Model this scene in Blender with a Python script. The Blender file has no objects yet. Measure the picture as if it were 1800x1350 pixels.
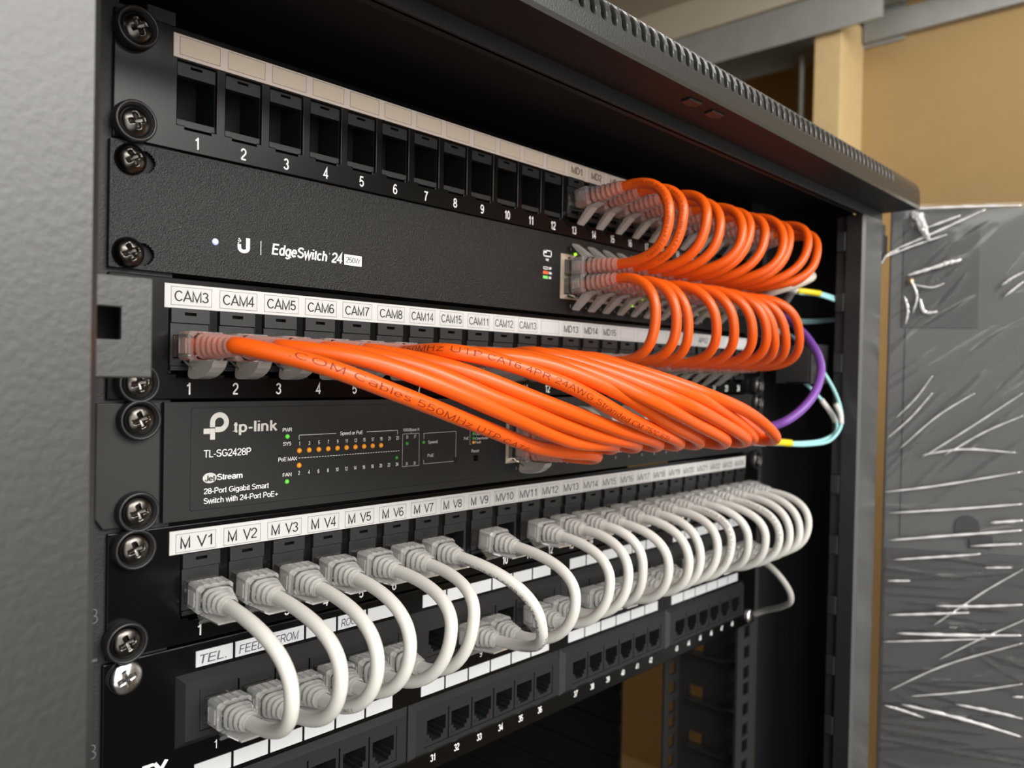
import bpy, bmesh, math, random
from mathutils import Vector, Matrix, Euler
random.seed(7)
C = bpy.context.scene.collection
SC = bpy.context.scene
MM = 0.001

# ------------------------------------------------------------------ camera, world, lights
cam = bpy.data.cameras.new('camera'); co = bpy.data.objects.new('camera', cam); C.objects.link(co)
cam.sensor_width = 36.0; cam.lens = 1400.4 / 1800 * 36.0
cam.clip_start = 0.01; cam.clip_end = 50
co.matrix_world = Matrix(((0.68443782, -0.00359032, -0.72906239, -0.342493),
                          (-0.72878723, 0.02454001, -0.68430035, -0.283031),
                          (0.02034806, 0.9996924, 0.01417953, 0.0124973),
                          (0, 0, 0, 1)))
cam.dof.use_dof = True; cam.dof.focus_distance = 0.325; cam.dof.aperture_fstop = 12.0
SC.camera = co
SC.view_settings.view_transform = 'Standard'; SC.view_settings.look = 'None'
SC.view_settings.gamma = 1.0; SC.view_settings.use_curve_mapping = False
SC.view_settings.exposure = 0.0
SC.cycles.transparent_max_bounces = 32; SC.cycles.max_bounces = 8

w = bpy.data.worlds.new('world'); SC.world = w; w.use_nodes = True
bg = w.node_tree.nodes['Background']; NT = w.node_tree
# the unseen room: dim floor below, walls round the horizon, pale ceiling above; its lit side lies ahead and to the left
_tc = NT.nodes.new('ShaderNodeTexCoord'); _sx = NT.nodes.new('ShaderNodeSeparateXYZ'); _cr = NT.nodes.new('ShaderNodeValToRGB')
_mr = NT.nodes.new('ShaderNodeMapRange'); _mr.inputs[1].default_value = -1; _mr.inputs[2].default_value = 1
NT.links.new(_tc.outputs['Generated'], _sx.inputs[0]); NT.links.new(_sx.outputs['Z'], _mr.inputs[0]); NT.links.new(_mr.outputs[0], _cr.inputs[0])
for _p, _c in ((0.0, (0.02, 0.019, 0.018)), (0.42, (0.025, 0.024, 0.022)), (0.485, (0.10, 0.095, 0.088)), (0.56, (0.46, 0.44, 0.41)), (0.64, (0.95, 0.92, 0.87)), (1.0, (0.6, 0.58, 0.55))):
    _e = _cr.color_ramp.elements[0] if _p == 0.0 else (_cr.color_ramp.elements[-1] if _p == 1.0 else _cr.color_ramp.elements.new(_p))
    _e.color = (*_c, 1)
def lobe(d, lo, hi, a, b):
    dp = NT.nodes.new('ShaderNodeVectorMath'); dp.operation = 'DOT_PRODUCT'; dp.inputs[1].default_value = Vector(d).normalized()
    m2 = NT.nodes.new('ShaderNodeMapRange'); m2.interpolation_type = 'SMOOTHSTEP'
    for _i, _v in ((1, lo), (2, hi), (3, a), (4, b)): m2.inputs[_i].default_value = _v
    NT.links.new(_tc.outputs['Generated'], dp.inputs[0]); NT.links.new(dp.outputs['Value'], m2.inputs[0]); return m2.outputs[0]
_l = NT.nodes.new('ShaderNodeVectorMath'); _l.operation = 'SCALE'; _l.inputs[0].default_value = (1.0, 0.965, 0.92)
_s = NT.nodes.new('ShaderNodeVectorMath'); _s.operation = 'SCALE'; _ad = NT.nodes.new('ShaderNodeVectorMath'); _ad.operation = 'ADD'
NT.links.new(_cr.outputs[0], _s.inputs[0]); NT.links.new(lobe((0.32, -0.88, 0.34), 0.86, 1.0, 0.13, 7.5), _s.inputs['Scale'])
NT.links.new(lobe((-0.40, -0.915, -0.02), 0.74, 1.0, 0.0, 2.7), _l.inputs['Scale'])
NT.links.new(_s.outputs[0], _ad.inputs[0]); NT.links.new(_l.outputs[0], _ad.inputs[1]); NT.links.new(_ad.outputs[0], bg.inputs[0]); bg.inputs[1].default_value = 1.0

def area(name, loc, target, size, size_y, power, col=(1, 0.97, 0.92)):
    l = bpy.data.lights.new(name, 'AREA'); l.shape = 'RECTANGLE'; l.size = size; l.size_y = size_y
    l.energy = power; l.color = col
    o = bpy.data.objects.new(name, l); C.objects.link(o); o.location = loc
    o.rotation_euler = (Vector(target) - Vector(loc)).to_track_quat('-Z', 'Y').to_euler()
    return o
area('ceiling_light', (-0.35, -1.15, 0.62), (-0.25, -0.1, 0.0), 1.3, 0.35, 13)
area('ceiling_light', (0.62, -0.05, 0.62), (0.80, 0.05, 0.0), 0.5, 0.3, 2.1)

# ------------------------------------------------------------------ materials
def mat(name, col, rough=0.5, spec=0.5, metal=0.0, bump=0.0, bscale=800.0, var=0.0, coat=0.0, emit=None, estr=0.0, sss=0.0):
    m = bpy.data.materials.new(name); m.use_nodes = True
    nt = m.node_tree; b = nt.nodes['Principled BSDF']
    b.inputs['Base Color'].default_value = (*col, 1); b.inputs['Roughness'].default_value = rough
    b.inputs['Metallic'].default_value = metal; b.inputs['Specular IOR Level'].default_value = spec
    if coat: b.inputs['Coat Weight'].default_value = coat; b.inputs['Coat Roughness'].default_value = 0.15
    if emit: b.inputs['Emission Color'].default_value = (*emit, 1); b.inputs['Emission Strength'].default_value = estr
    if sss:
        b.inputs['Subsurface Weight'].default_value = sss; b.inputs['Subsurface Radius'].default_value = (0.002, 0.002, 0.002)
        b.inputs['Subsurface Scale'].default_value = 0.5
    if bump or var:
        tc = nt.nodes.new('ShaderNodeTexCoord')
        n = nt.nodes.new('ShaderNodeTexNoise'); n.inputs['Scale'].default_value = bscale; n.inputs['Detail'].default_value = 3
        nt.links.new(tc.outputs['Object'], n.inputs['Vector'])
        if bump:
            bp = nt.nodes.new('ShaderNodeBump'); bp.inputs['Strength'].default_value = bump; bp.inputs['Distance'].default_value = 0.0004
            nt.links.new(n.outputs['Fac'], bp.inputs['Height']); nt.links.new(bp.outputs['Normal'], b.inputs['Normal'])
        if var:
            mx = nt.nodes.new('ShaderNodeMix'); mx.data_type = 'RGBA'
            mx.inputs[6].default_value = (*[c * (1 - var) for c in col], 1); mx.inputs[7].default_value = (*[min(1, c * (1 + var)) for c in col], 1)
            nt.links.new(n.outputs['Fac'], mx.inputs[0]); nt.links.new(mx.outputs[2], b.inputs['Base Color'])
    return m

def clear_mat(name, col=(0.9, 0.89, 0.85), body=0.10, rim=0.75, rough=0.08, tint=(0.97, 0.97, 0.95)):
    # clear moulding: mostly see-through, a little milky, with sharp reflections that grow towards the rims
    m = bpy.data.materials.new(name); m.use_nodes = True; nt = m.node_tree
    b = nt.nodes['Principled BSDF']; out = nt.nodes['Material Output']
    b.inputs['Base Color'].default_value = (*col, 1); b.inputs['Roughness'].default_value = 0.35
    t = nt.nodes.new('ShaderNodeBsdfTransparent'); t.inputs[0].default_value = (*tint, 1)
    g = nt.nodes.new('ShaderNodeBsdfGlossy'); g.inputs[0].default_value = (0.95, 0.95, 0.93, 1); g.inputs['Roughness'].default_value = rough
    m1 = nt.nodes.new('ShaderNodeMixShader'); m1.inputs[0].default_value = body
    nt.links.new(t.outputs[0], m1.inputs[1]); nt.links.new(b.outputs[0], m1.inputs[2])
    lw = nt.nodes.new('ShaderNodeFresnel'); lw.inputs[0].default_value = 1.5
    ma = nt.nodes.new('ShaderNodeMath'); ma.operation = 'MULTIPLY'; ma.use_clamp = True; ma.inputs[1].default_value = rim * 1.6
    nt.links.new(lw.outputs[0], ma.inputs[0])
    mx = nt.nodes.new('ShaderNodeMixShader')
    nt.links.new(ma.outputs[0], mx.inputs[0]); nt.links.new(m1.outputs[0], mx.inputs[1]); nt.links.new(g.outputs[0], mx.inputs[2])
    nt.links.new(mx.outputs[0], out.inputs[0])
    return m

def glass_mat(name, col, trans=0.8, rough=0.05, ior=1.38):
    # solid clear moulding with a slight milkiness
    m = bpy.data.materials.new(name); m.use_nodes = True; b = m.node_tree.nodes['Principled BSDF']
    b.inputs['Base Color'].default_value = (*col, 1); b.inputs['Roughness'].default_value = rough; b.inputs['IOR'].default_value = ior
    b.inputs['Transmission Weight'].default_value = trans
    return m

M = dict(
    panel=mat('black_gloss_paint', (0.003, 0.003, 0.003), 0.22, 0.22),
    switch=mat('black_textured_paint', (0.005, 0.0048, 0.0045), 0.30, 0.35, bump=0.7, bscale=2400),
    tplink=mat('charcoal_paint', (0.014, 0.014, 0.0135), 0.5, 0.35, bump=0.12, bscale=1800),
    ear=mat('charcoal_ear_paint', (0.022, 0.022, 0.021), 0.5, 0.4, bump=0.12, bscale=1800),
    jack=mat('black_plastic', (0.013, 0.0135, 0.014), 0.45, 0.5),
    jackdark=mat('recess_plastic_and_shade', (0.006, 0.006, 0.006), 0.6, 0.3),
    emboss=mat('embossed_plastic', (0.012, 0.012, 0.013), 0.3, 0.6),
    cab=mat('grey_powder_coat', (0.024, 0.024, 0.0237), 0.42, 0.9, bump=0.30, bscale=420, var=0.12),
    lip=mat('brightened_powder_coat', (0.034, 0.034, 0.0335), 0.25, 0.6, bump=0.25, bscale=900),  # the cabinet's grey coat, lightened and glossed so slot edges show highlights
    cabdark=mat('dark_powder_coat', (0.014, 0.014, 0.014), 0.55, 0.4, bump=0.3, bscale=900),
    black=mat('black_steel', (0.010, 0.010, 0.011), 0.6, 0.3),
    rail=mat('rail_paint', (0.022, 0.022, 0.0215), 0.55, 0.4, bump=0.5, bscale=1200),
    paper=mat('label_paper', (0.55, 0.55, 0.545), 0.55, 0.3),
    paperbox=mat('label_box_paper', (0.54, 0.54, 0.535), 0.6, 0.3),
    tan=mat('warm_light_label_paper', (0.72, 0.64, 0.57), 0.55, 0.3),  # warm bounced light put into the top strip's paper colour
    tanbox=mat('warm_light_label_box', (0.70, 0.60, 0.49), 0.6, 0.3),
    greylabel=mat('grey_label_card', (0.58, 0.60, 0.62), 0.5, 0.3),
    ink=mat('black_ink', (0.015, 0.015, 0.016), 0.5, 0.3),
    inkline=mat('grey_ink_line', (0.16, 0.15, 0.14), 0.6, 0.3),
    pen=mat('pen_ink', (0.09, 0.09, 0.10), 0.6, 0.3),
    print=mat('white_print', (0.80, 0.80, 0.79), 0.5, 0.3),
    printgrey=mat('grey_print', (0.55, 0.54, 0.52), 0.5, 0.3),
    railprint=mat('faded_rail_print', (0.14, 0.14, 0.14), 0.6, 0.3),
    screw=mat('black_oxide_steel', (0.105, 0.098, 0.09), 0.24, 0.6, metal=1.0),
    washer=mat('black_plastic_washer', (0.018, 0.018, 0.018), 0.35, 0.5),
    zinc=mat('zinc_plated_steel', (0.80, 0.80, 0.81), 0.2, 0.6, metal=1.0, bump=0.3, bscale=250),
    white=mat('white_pvc', (0.72, 0.71, 0.67), 0.38, 0.45, sss=0.0),
    orange=mat('orange_pvc', (0.80, 0.105, 0.006), 0.33, 0.5),
    purple=mat('purple_pvc', (0.22, 0.08, 0.42), 0.35, 0.5),
    aqua=mat('aqua_fibre_jacket', (0.36, 0.70, 0.72), 0.4, 0.4),
    beige=mat('beige_pvc', (0.55, 0.50, 0.42), 0.4, 0.4),
    greycable=mat('grey_pvc', (0.42, 0.41, 0.39), 0.4, 0.4),
    yellow=mat('yellow_sleeve', (0.85, 0.65, 0.02), 0.4, 0.4),
    sleeve=mat('white_sleeve', (0.75, 0.74, 0.71), 0.4, 0.4),
    orangeink=mat('cable_print', (0.20, 0.022, 0.006), 0.5, 0.3),
    clear=clear_mat('clear_plug_plastic', body=0.06),
    bootw=glass_mat('clear_boot_plastic', (0.99, 0.985, 0.97), 0.72, 0.05, 1.42),
    booto=glass_mat('frosted_boot_plastic', (0.99, 0.96, 0.94), 0.84, 0.06, 1.40),
    fin=clear_mat('frosted_latch_plastic', (0.50, 0.47, 0.44), 0.62, 0.5, 0.3),
    gold=mat('gold_contact', (0.75, 0.55, 0.25), 0.3, 0.6, metal=1.0),
    shield=mat('tinned_port_shield', (0.62, 0.52, 0.42), 0.35, 0.6, metal=0.6),
    ledg=mat('green_led', (0.1, 0.5, 0.05), 0.3, emit=(0.15, 1.0, 0.08), estr=0.28),
    ledlime=mat('lime_led', (0.3, 0.8, 0.02), 0.3, emit=(0.42, 1.0, 0.02), estr=1.6),
    ledgd=mat('dim_green_led', (0.03, 0.18, 0.03), 0.3, emit=(0.03, 0.2, 0.02), estr=0.4),
    leda=mat('amber_led', (0.80, 0.30, 0.02), 0.25, emit=(1.0, 0.36, 0.02), estr=0.10),
    ledb=mat('blue_white_led', (0.5, 0.55, 0.9), 0.3, emit=(0.36, 0.42, 1.0), estr=0.75),
    orangeprint=mat('orange_print', (0.75, 0.13, 0.03), 0.5, 0.3),
    greenprint=mat('green_print', (0.20, 0.60, 0.14), 0.5, 0.3),
    wall=mat('tan_wallboard', (0.40, 0.27, 0.125), 0.75, 0.2, bump=0.05, bscale=30, var=0.06),
    wood=mat('pine_stud', (0.62, 0.46, 0.24), 0.7, 0.2, bump=0.1, bscale=60, var=0.10),
    ceil=mat('ceiling_board', (0.50, 0.45, 0.36), 0.8, 0.2, bump=0.1, bscale=60),
    track=mat('galvanised_track', (0.36, 0.37, 0.36), 0.5, 0.4, metal=0.3, var=0.15, bscale=40),
    floor=mat('concrete_floor', (0.22, 0.20, 0.18), 0.7, 0.3, bump=0.1, bscale=20, var=0.1),
    door=mat('grey_door_paint', (0.060, 0.061, 0.062), 0.5, 0.4, bump=0.1, bscale=200, var=0.05),
    doordark=mat('dark_door_inset_and_shade', (0.022, 0.023, 0.0235), 0.5, 0.4, bump=0.1, bscale=200),
    film=clear_mat('stretch_film', (0.72, 0.72, 0.72), 0.012, 0.24, 0.12, (0.98, 0.98, 0.98)),
    fold=clear_mat('film_fold', (0.95, 0.95, 0.95), 0.60, 1.0, 0.12, (0.95, 0.95, 0.95)),
    tape=mat('crumpled_film', (0.70, 0.68, 0.63), 0.3, 0.6),
    brass=mat('brass_knob', (0.8, 0.55, 0.25), 0.3, 0.6, metal=0.8),
)

# ------------------------------------------------------------------ mesh building (all coordinates in millimetres)
class MB:
    def __init__(s): s.v = []; s.f = []; s.m = []; s.sm = []; s.mats = []; s.key = {}
    def mi(s, m):
        if m not in s.mats: s.mats.append(m)
        return s.mats.index(m)
    def add(s, vs, fs, m, smooth=False):
        k = len(s.v); s.v += [tuple(p) for p in vs]; i = s.mi(m)
        for f in fs: s.f.append([a + k for a in f]); s.m.append(i); s.sm.append(smooth)
    def box(s, x0, x1, y0, y1, z0, z1, m):
        v = [(x, y, z) for x in (x0, x1) for y in (y0, y1) for z in (z0, z1)]
        s.add(v, [(0, 1, 3, 2), (4, 6, 7, 5), (0, 4, 5, 1), (2, 3, 7, 6), (0, 2, 6, 4), (1, 5, 7, 3)], m)
    def cbox(s, x0, x1, y0, y1, z0, z1, b, m):
        # box whose front (y0) face is chamfered by b
        v = [(x0, y1, z0), (x1, y1, z0), (x1, y1, z1), (x0, y1, z1), (x0, y0 + b, z0), (x1, y0 + b, z0), (x1, y0 + b, z1), (x0, y0 + b, z1),
             (x0 + b, y0, z0 + b), (x1 - b, y0, z0 + b), (x1 - b, y0, z1 - b), (x0 + b, y0, z1 - b)]
        s.add(v, [(0, 1, 2, 3), (8, 11, 10, 9)] + [(i, 4 + i, 4 + (i + 1) % 4, (i + 1) % 4)[::-1] for i in range(4)] + [(4 + i, 8 + i, 8 + (i + 1) % 4, 4 + (i + 1) % 4)[::-1] for i in range(4)], m)
    def rect(s, x0, x1, z0, z1, y, m): s.add([(x0, y, z0), (x1, y, z0), (x1, y, z1), (x0, y, z1)], [(0, 1, 2, 3)], m)
    def line(s, pts, wd, y, m):
        for (x0, z0), (x1, z1) in zip(pts, pts[1:]):
            d = Vector((x1 - x0, z1 - z0)); n = Vector((-d.y, d.x)).normalized() * wd / 2; e = d.normalized() * wd / 2
            a = Vector((x0, z0)) - e; b = Vector((x1, z1)) + e
            s.add([(p.x, y, p.y) for p in (a - n, b - n, b + n, a + n)], [(0, 1, 2, 3)], m)
    def prism(s, prof, x0, x1, m, axis='x', smooth=False):
        n = len(prof)
        mk = {'x': lambda a, p: (a, p[0], p[1]), 'y': lambda a, p: (p[0], a, p[1]), 'z': lambda a, p: (p[0], p[1], a)}[axis]
        s.add([mk(x0, p) for p in prof] + [mk(x1, p) for p in prof],
              [(i, (i + 1) % n, n + (i + 1) % n, n + i) for i in range(n)] + [tuple(range(n))[::-1], tuple(range(n, 2 * n))], m, smooth)
    def rings(s, rings, m, smooth=True, cap0=True, cap1=True):
        n = len(rings[0]); v = [p for r in rings for p in r]
        f = [(a * n + i, a * n + (i + 1) % n, (a + 1) * n + (i + 1) % n, (a + 1) * n + i) for a in range(len(rings) - 1) for i in range(n)]
        if cap0: f.append(tuple(range(n))[::-1])
        if cap1: f.append(tuple(range((len(rings) - 1) * n, len(rings) * n)))
        s.add(v, f, m, smooth)
    def lathe(s, prof, c, m, n=28, axis='y', smooth=True, cap0=False, cap1=False):
        R = []
        for r, h in prof:
            ring = []
            for i in range(n):
                a = 2 * math.pi * i / n
                ring.append((c[0] + r * math.cos(a), c[1] + h, c[2] + r * math.sin(a)) if axis == 'y' else (c[0] + r * math.cos(a), c[1] + r * math.sin(a), c[2] + h))
            R.append(ring)
        s.rings(R, m, smooth, cap0, cap1)
    def plate(s, x0, x1, z0, z1, holes, y0, t, m, fmap=None, extra_z=(), corner=0.0):
        # plate with rectangular holes, front at y0, thickness t; shared vertices so it can be bevelled
        xs = sorted(set([x0, x1] + [h[0] for h in holes] + [h[1] for h in holes]))
        zs = sorted(set([z0, z1] + list(extra_z) + [h[2] for h in holes] + [h[3] for h in holes]))
        xs = [a for a in xs if x0 <= a <= x1]; zs = [a for a in zs if z0 <= a <= z1]
        def inside(cx, cz): return any(h[0] < cx < h[1] and h[2] < cz < h[3] for h in holes)
        G = [[not inside((xs[i] + xs[i + 1]) / 2, (zs[j] + zs[j + 1]) / 2) for j in range(len(zs) - 1)] for i in range(len(xs) - 1)]
        V = {}; vs = []; fs = []
        def vid(i, j, k):
            if (i, j, k) not in V:
                V[(i, j, k)] = len(vs)
                p = (xs[i], y0 + k * t, zs[j]); vs.append(fmap(*p) if fmap else p)
            return V[(i, j, k)]
        g = lambda i, j: 0 <= i < len(G) and 0 <= j < len(G[0]) and G[i][j]
        for i in range(len(G)):
            for j in range(len(G[0])):
                if not G[i][j]: continue
                a, b, c_, d = (i, j), (i + 1, j), (i + 1, j + 1), (i, j + 1)
                fs.append([vid(*q, 0) for q in (a, b, c_, d)]); fs.append([vid(*q, 1) for q in (d, c_, b, a)])
                for (p, q, ni, nj) in ((a, b, i, j - 1), (b, c_, i + 1, j), (c_, d, i, j + 1), (d, a, i - 1, j)):
                    if not g(ni, nj): fs.append([vid(*q, 0), vid(*p, 0), vid(*p, 1), vid(*q, 1)])
        s.add(vs, fs, m)
    def build(s, name, parent=None, origin=None, bevel=0.0, autosmooth=False):
        o0 = Vector(origin) if origin is not None else (Vector(parent['_o']) if parent is not None and '_o' in parent else Vector((0, 0, 0)))
        me = bpy.data.meshes.new(name)
        me.from_pydata([tuple((Vector(p) - o0) * MM) for p in s.v], [], s.f)
        for mm in s.mats: me.materials.append(M[mm])
        me.polygons.foreach_set('material_index', s.m); me.polygons.foreach_set('use_smooth', s.sm)
        me.update()
        o = bpy.data.objects.new(name, me); C.objects.link(o)
        if parent is not None: o.parent = parent
        else: o.location = o0 * MM
        if bevel:
            bv = o.modifiers.new('bevel', 'BEVEL'); bv.width = bevel * MM; bv.segments = 2; bv.limit_method = 'ANGLE'; bv.angle_limit = math.radians(50)
        return o

# plain sans-serif stroke lettering: every glyph is a set of centre lines in a box of cap height 1
def _a(cx, cy, rx, ry, a0, a1, n=9):
    return [(cx + rx * math.cos(math.radians(a0 + (a1 - a0) * i / n)), cy + ry * math.sin(math.radians(a0 + (a1 - a0) * i / n))) for i in range(n + 1)]
_six = [_a(.30, .50, .235, .45, 48, 180) + [(.065, .31)], _a(.285, .31, .22, .26, 0, 360, 14)]
STROKES = {
 '0': (.57, [_a(.285, .5, .225, .45, 0, 360, 16)]), '1': (.57, [[(.12, .74), (.24, .79), (.32, .88), (.35, .99)], [(.35, 1), (.35, 0)]]),
 '2': (.57, [_a(.285, .70, .215, .25, 175, -25) + [(.40, .47), (.16, .22), (.07, .05)], [(.05, .05), (.52, .05)]]),
 '3': (.57, [_a(.275, .735, .195, .215, 165, -90), _a(.275, .285, .225, .235, 90, -165)]), '4': (.57, [[(.39, 0), (.39, .97), (.05, .28), (.55, .28)]]),
 '5': (.57, [[(.49, .95), (.14, .95), (.085, .49)] + _a(.28, .32, .22, .27, 135, -155)]), '6': (.57, _six),
 '7': (.57, [[(.05, .95), (.52, .95), (.38, .70), (.28, .42), (.22, 0)]]), '8': (.57, [_a(.285, .735, .19, .215, 0, 360, 14), _a(.285, .275, .225, .23, 0, 360, 14)]),
 '9': (.57, [[(.57 - x, 1 - y) for x, y in p] for p in _six]),
 'A': (.68, [[(.02, 0), (.34, .98), (.66, 0)], [(.13, .31), (.55, .31)]]), 'B': (.68, [[(.10, 0), (.10, 1)], [(.10, .95), (.36, .95)] + _a(.36, .74, .2, .21, 90, -90) + [(.10, .53)], [(.36, .53)] + _a(.36, .29, .24, .24, 90, -90) + [(.10, .05)]]),
 'C': (.72, [_a(.37, .5, .30, .45, 38, 322, 16)]), 'D': (.72, [[(.11, .05), (.11, .95), (.32, .95)] + _a(.32, .5, .32, .45, 90, -90, 12) + [(.11, .05)]]),
 'E': (.66, [[(.61, .95), (.11, .95), (.11, .05), (.62, .05)], [(.11, .52), (.57, .52)]]), 'F': (.60, [[(.57, .95), (.11, .95), (.11, 0)], [(.11, .51), (.50, .51)]]),
 'G': (.77, [_a(.39, .5, .31, .45, 40, 330, 16) + [(.69, .24), (.69, .46), (.41, .46)]]), 'H': (.72, [[(.11, 0), (.11, 1)], [(.61, 0), (.61, 1)], [(.11, .53), (.61, .53)]]),
 'I': (.28, [[(.14, 0), (.14, 1)]]), 'J': (.5, [[(.39, 1)] + [(.39, .26)] + _a(.22, .26, .17, .21, 0, -180)]), 'K': (.67, [[(.11, 0), (.11, 1)], [(.60, 1), (.11, .42)], [(.28, .58), (.64, 0)]]),
 'L': (.56, [[(.11, 1), (.11, .05), (.54, .05)]]), 'M': (.83, [[(.10, 0), (.10, .97), (.415, .06), (.73, .97), (.73, 0)]]), 'N': (.72, [[(.11, 0), (.11, .97), (.61, .03), (.61, 1)]]),
 'O': (.78, [_a(.39, .5, .32, .45, 0, 360, 18)]), 'P': (.66, [[(.11, 0), (.11, .95), (.37, .95)] + _a(.37, .70, .22, .25, 90, -90) + [(.11, .45)]]),
 'R': (.72, [[(.11, 0), (.11, .95), (.39, .95)] + _a(.39, .715, .22, .235, 90, -90) + [(.11, .48)], [(.36, .48), (.52, .32), (.66, 0)]]),
 'S': (.66, [_a(.33, .73, .24, .22, 25, 200, 8) + [(.30, .53)] + _a(.33, .285, .26, .235, 80, -165, 10)]), 'T': (.61, [[(.02, .95), (.59, .95)], [(.305, .95), (.305, 0)]]),
 'U': (.72, [[(.11, 1), (.11, .34)] + _a(.36, .34, .25, .29, 180, 360) + [(.61, 1)]]), 'V': (.66, [[(.02, 1), (.33, .03), (.64, 1)]]), 'W': (.94, [[(.02, 1), (.24, .03), (.47, .96), (.70, .03), (.92, 1)]]),
 'X': (.66, [[(.03, 0), (.63, 1)], [(.03, 1), (.63, 0)]]), 'Y': (.66, [[(.02, 1), (.33, .44), (.64, 1)], [(.33, .44), (.33, 0)]]),
 'a': (.55, [_a(.27, .52, .19, .17, 165, 0, 8) + [(.46, .10), (.52, .04)], _a(.25, .21, .19, .17, 60, 340, 12) + [(.46, .30)], [(.46, .40), (.25, .38)]]),
 'b': (.56, [[(.10, 0), (.10, 1)], _a(.29, .35, .20, .31, 0, 360, 14)]), 'c': (.5, [_a(.26, .35, .20, .31, 45, 315, 12)]), 'd': (.56, [[(.46, 0), (.46, 1)], _a(.27, .35, .20, .31, 0, 360, 14)]),
 'e': (.55, [[(.07, .37), (.47, .37)] + _a(.27, .35, .205, .31, 5, 318, 14)]), 'f': (.3, [[(.13, 0), (.13, .83)] + _a(.26, .83, .13, .13, 180, 95, 5), [(.02, .68), (.27, .68)]]),
 'g': (.56, [_a(.27, .35, .20, .31, 0, 360, 14), [(.46, .68), (.46, -.04)] + _a(.27, -.04, .19, .19, 0, -150, 8)]), 'h': (.55, [[(.10, 0), (.10, 1)], [(.10, .40)] + _a(.275, .44, .175, .22, 160, 0, 8) + [(.45, 0)]]),
 'i': (.22, [[(.11, 0), (.11, .71)], [(.11, .90), (.11, 1)]]), 'k': (.5, [[(.10, 0), (.10, 1)], [(.44, .70), (.10, .30)], [(.22, .44), (.48, 0)]]), 'l': (.22, [[(.11, 0), (.11, 1)]]),
 'm': (.83, [[(.10, 0), (.10, .71)], [(.10, .42)] + _a(.26, .46, .15, .20, 160, 0, 8) + [(.41, 0)], [(.41, .42)] + _a(.57, .46, .15, .20, 160, 0, 8) + [(.72, 0)]]),
 'n': (.55, [[(.10, 0), (.10, .71)], [(.10, .40)] + _a(.275, .44, .175, .22, 160, 0, 8) + [(.45, 0)]]), 'o': (.55, [_a(.275, .35, .21, .31, 0, 360, 14)]),
 'p': (.56, [[(.10, -.27), (.10, .71)], _a(.29, .35, .20, .31, 0, 360, 14)]), 'r': (.33, [[(.10, 0), (.10, .71)], [(.10, .42)] + _a(.29, .42, .19, .24, 165, 85, 5)]),
 's': (.5, [_a(.25, .51, .17, .15, 25, 200, 8) + [(.24, .365)] + _a(.25, .20, .18, .155, 80, -160, 9)]), 't': (.29, [[(.14, .90), (.14, .14)] + _a(.23, .14, .09, .10, 180, 280, 4), [(.02, .68), (.26, .68)]]),
 'u': (.55, [[(.10, .71), (.10, .26)] + _a(.275, .26, .175, .21, 180, 350, 8), [(.45, .71), (.45, 0)]]), 'v': (.5, [[(.02, .71), (.25, .02), (.48, .71)]]), 'w': (.72, [[(.02, .71), (.19, .02), (.36, .69), (.53, .02), (.70, .71)]]),
 'y': (.5, [[(.02, .71), (.25, .03)], [(.48, .71), (.20, -.22), (.06, -.25)]]), 'z': (.5, [[(.04, .66), (.44, .66), (.04, .05), (.46, .05)]]), 'x': (.5, [[(.03, 0), (.47, .71)], [(.03, .71), (.47, 0)]]),
 '-': (.33, [[(.04, .36), (.29, .36)]]), '.': (.28, [[(.14, 0), (.14, .11)]]), '+': (.58, [[(.04, .36), (.54, .36)], [(.29, .11), (.29, .61)]]), '/': (.28, [[(0, 0), (.28, 1)]]),
 '\u00b0': (.4, [_a(.2, .82, .12, .13, 0, 360, 10)]), '(': (.33, [_a(.42, .4, .28, .66, 125, 235, 6)]), ')': (.33, [_a(-.09, .4, .28, .66, 55, -55, 6)]), ' ': (.28, []),
}
_fc = {}
def glyphs(txt, off=0.0, shear=0.0, sp=1.0, sub=0):
    # flat outlines of a line of lettering: vertices, faces, and the layer of each vertex
    k = (txt, off, shear, sp, sub)
    if k in _fc: return _fc[k]
    th = (0.118 + off * 4.5) / 2; V = []; F = []; x = 0
    for ch in txt:
        w_, lines = STROKES[ch]
        for ln in lines:
            if sub: ln = [ln[0]] + [(p[0] + (q[0] - p[0]) * t / c, p[1] + (q[1] - p[1]) * t / c) for p, q in zip(ln, ln[1:]) for c in [max(1, math.ceil(math.dist(p, q) / 0.1))] for t in range(1, c + 1)]
            closed = len(ln) > 3 and math.dist(ln[0], ln[-1]) < 1e-4
            P = ln[:-1] if closed else ln; n = len(P); L = []; R_ = []
            for i in range(n):
                a = P[(i - 1) % n] if closed or i > 0 else None; b = P[(i + 1) % n] if closed or i < n - 1 else None; p = P[i]
                d1 = ((p[0] - a[0]), (p[1] - a[1])) if a else None; d2 = ((b[0] - p[0]), (b[1] - p[1])) if b else None
                nrm = lambda d: (d[0] / (math.hypot(*d) + 1e-9), d[1] / (math.hypot(*d) + 1e-9))
                d1 = nrm(d1) if d1 else nrm(d2); d2 = nrm(d2) if d2 else d1
                m_ = nrm((d1[0] + d2[0], d1[1] + d2[1])); c = max(0.33, m_[0] * d1[0] + m_[1] * d1[1]); s_ = th / c
                L.append((p[0] - m_[1] * s_, p[1] + m_[0] * s_)); R_.append((p[0] + m_[1] * s_, p[1] - m_[0] * s_))
            k0 = len(V); V += [(x + q[0] + shear * q[1], q[1]) for q in L] + [(x + q[0] + shear * q[1], q[1]) for q in R_]
            for i in range(n if closed else n - 1):
                j = (i + 1) % n; F.append((k0 + i, k0 + n + i, k0 + n + j, k0 + j))
        x += w_ * sp
    _fc[k] = (V, F); return _fc[k]
CAP = 1.0
_lay = [0]
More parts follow.
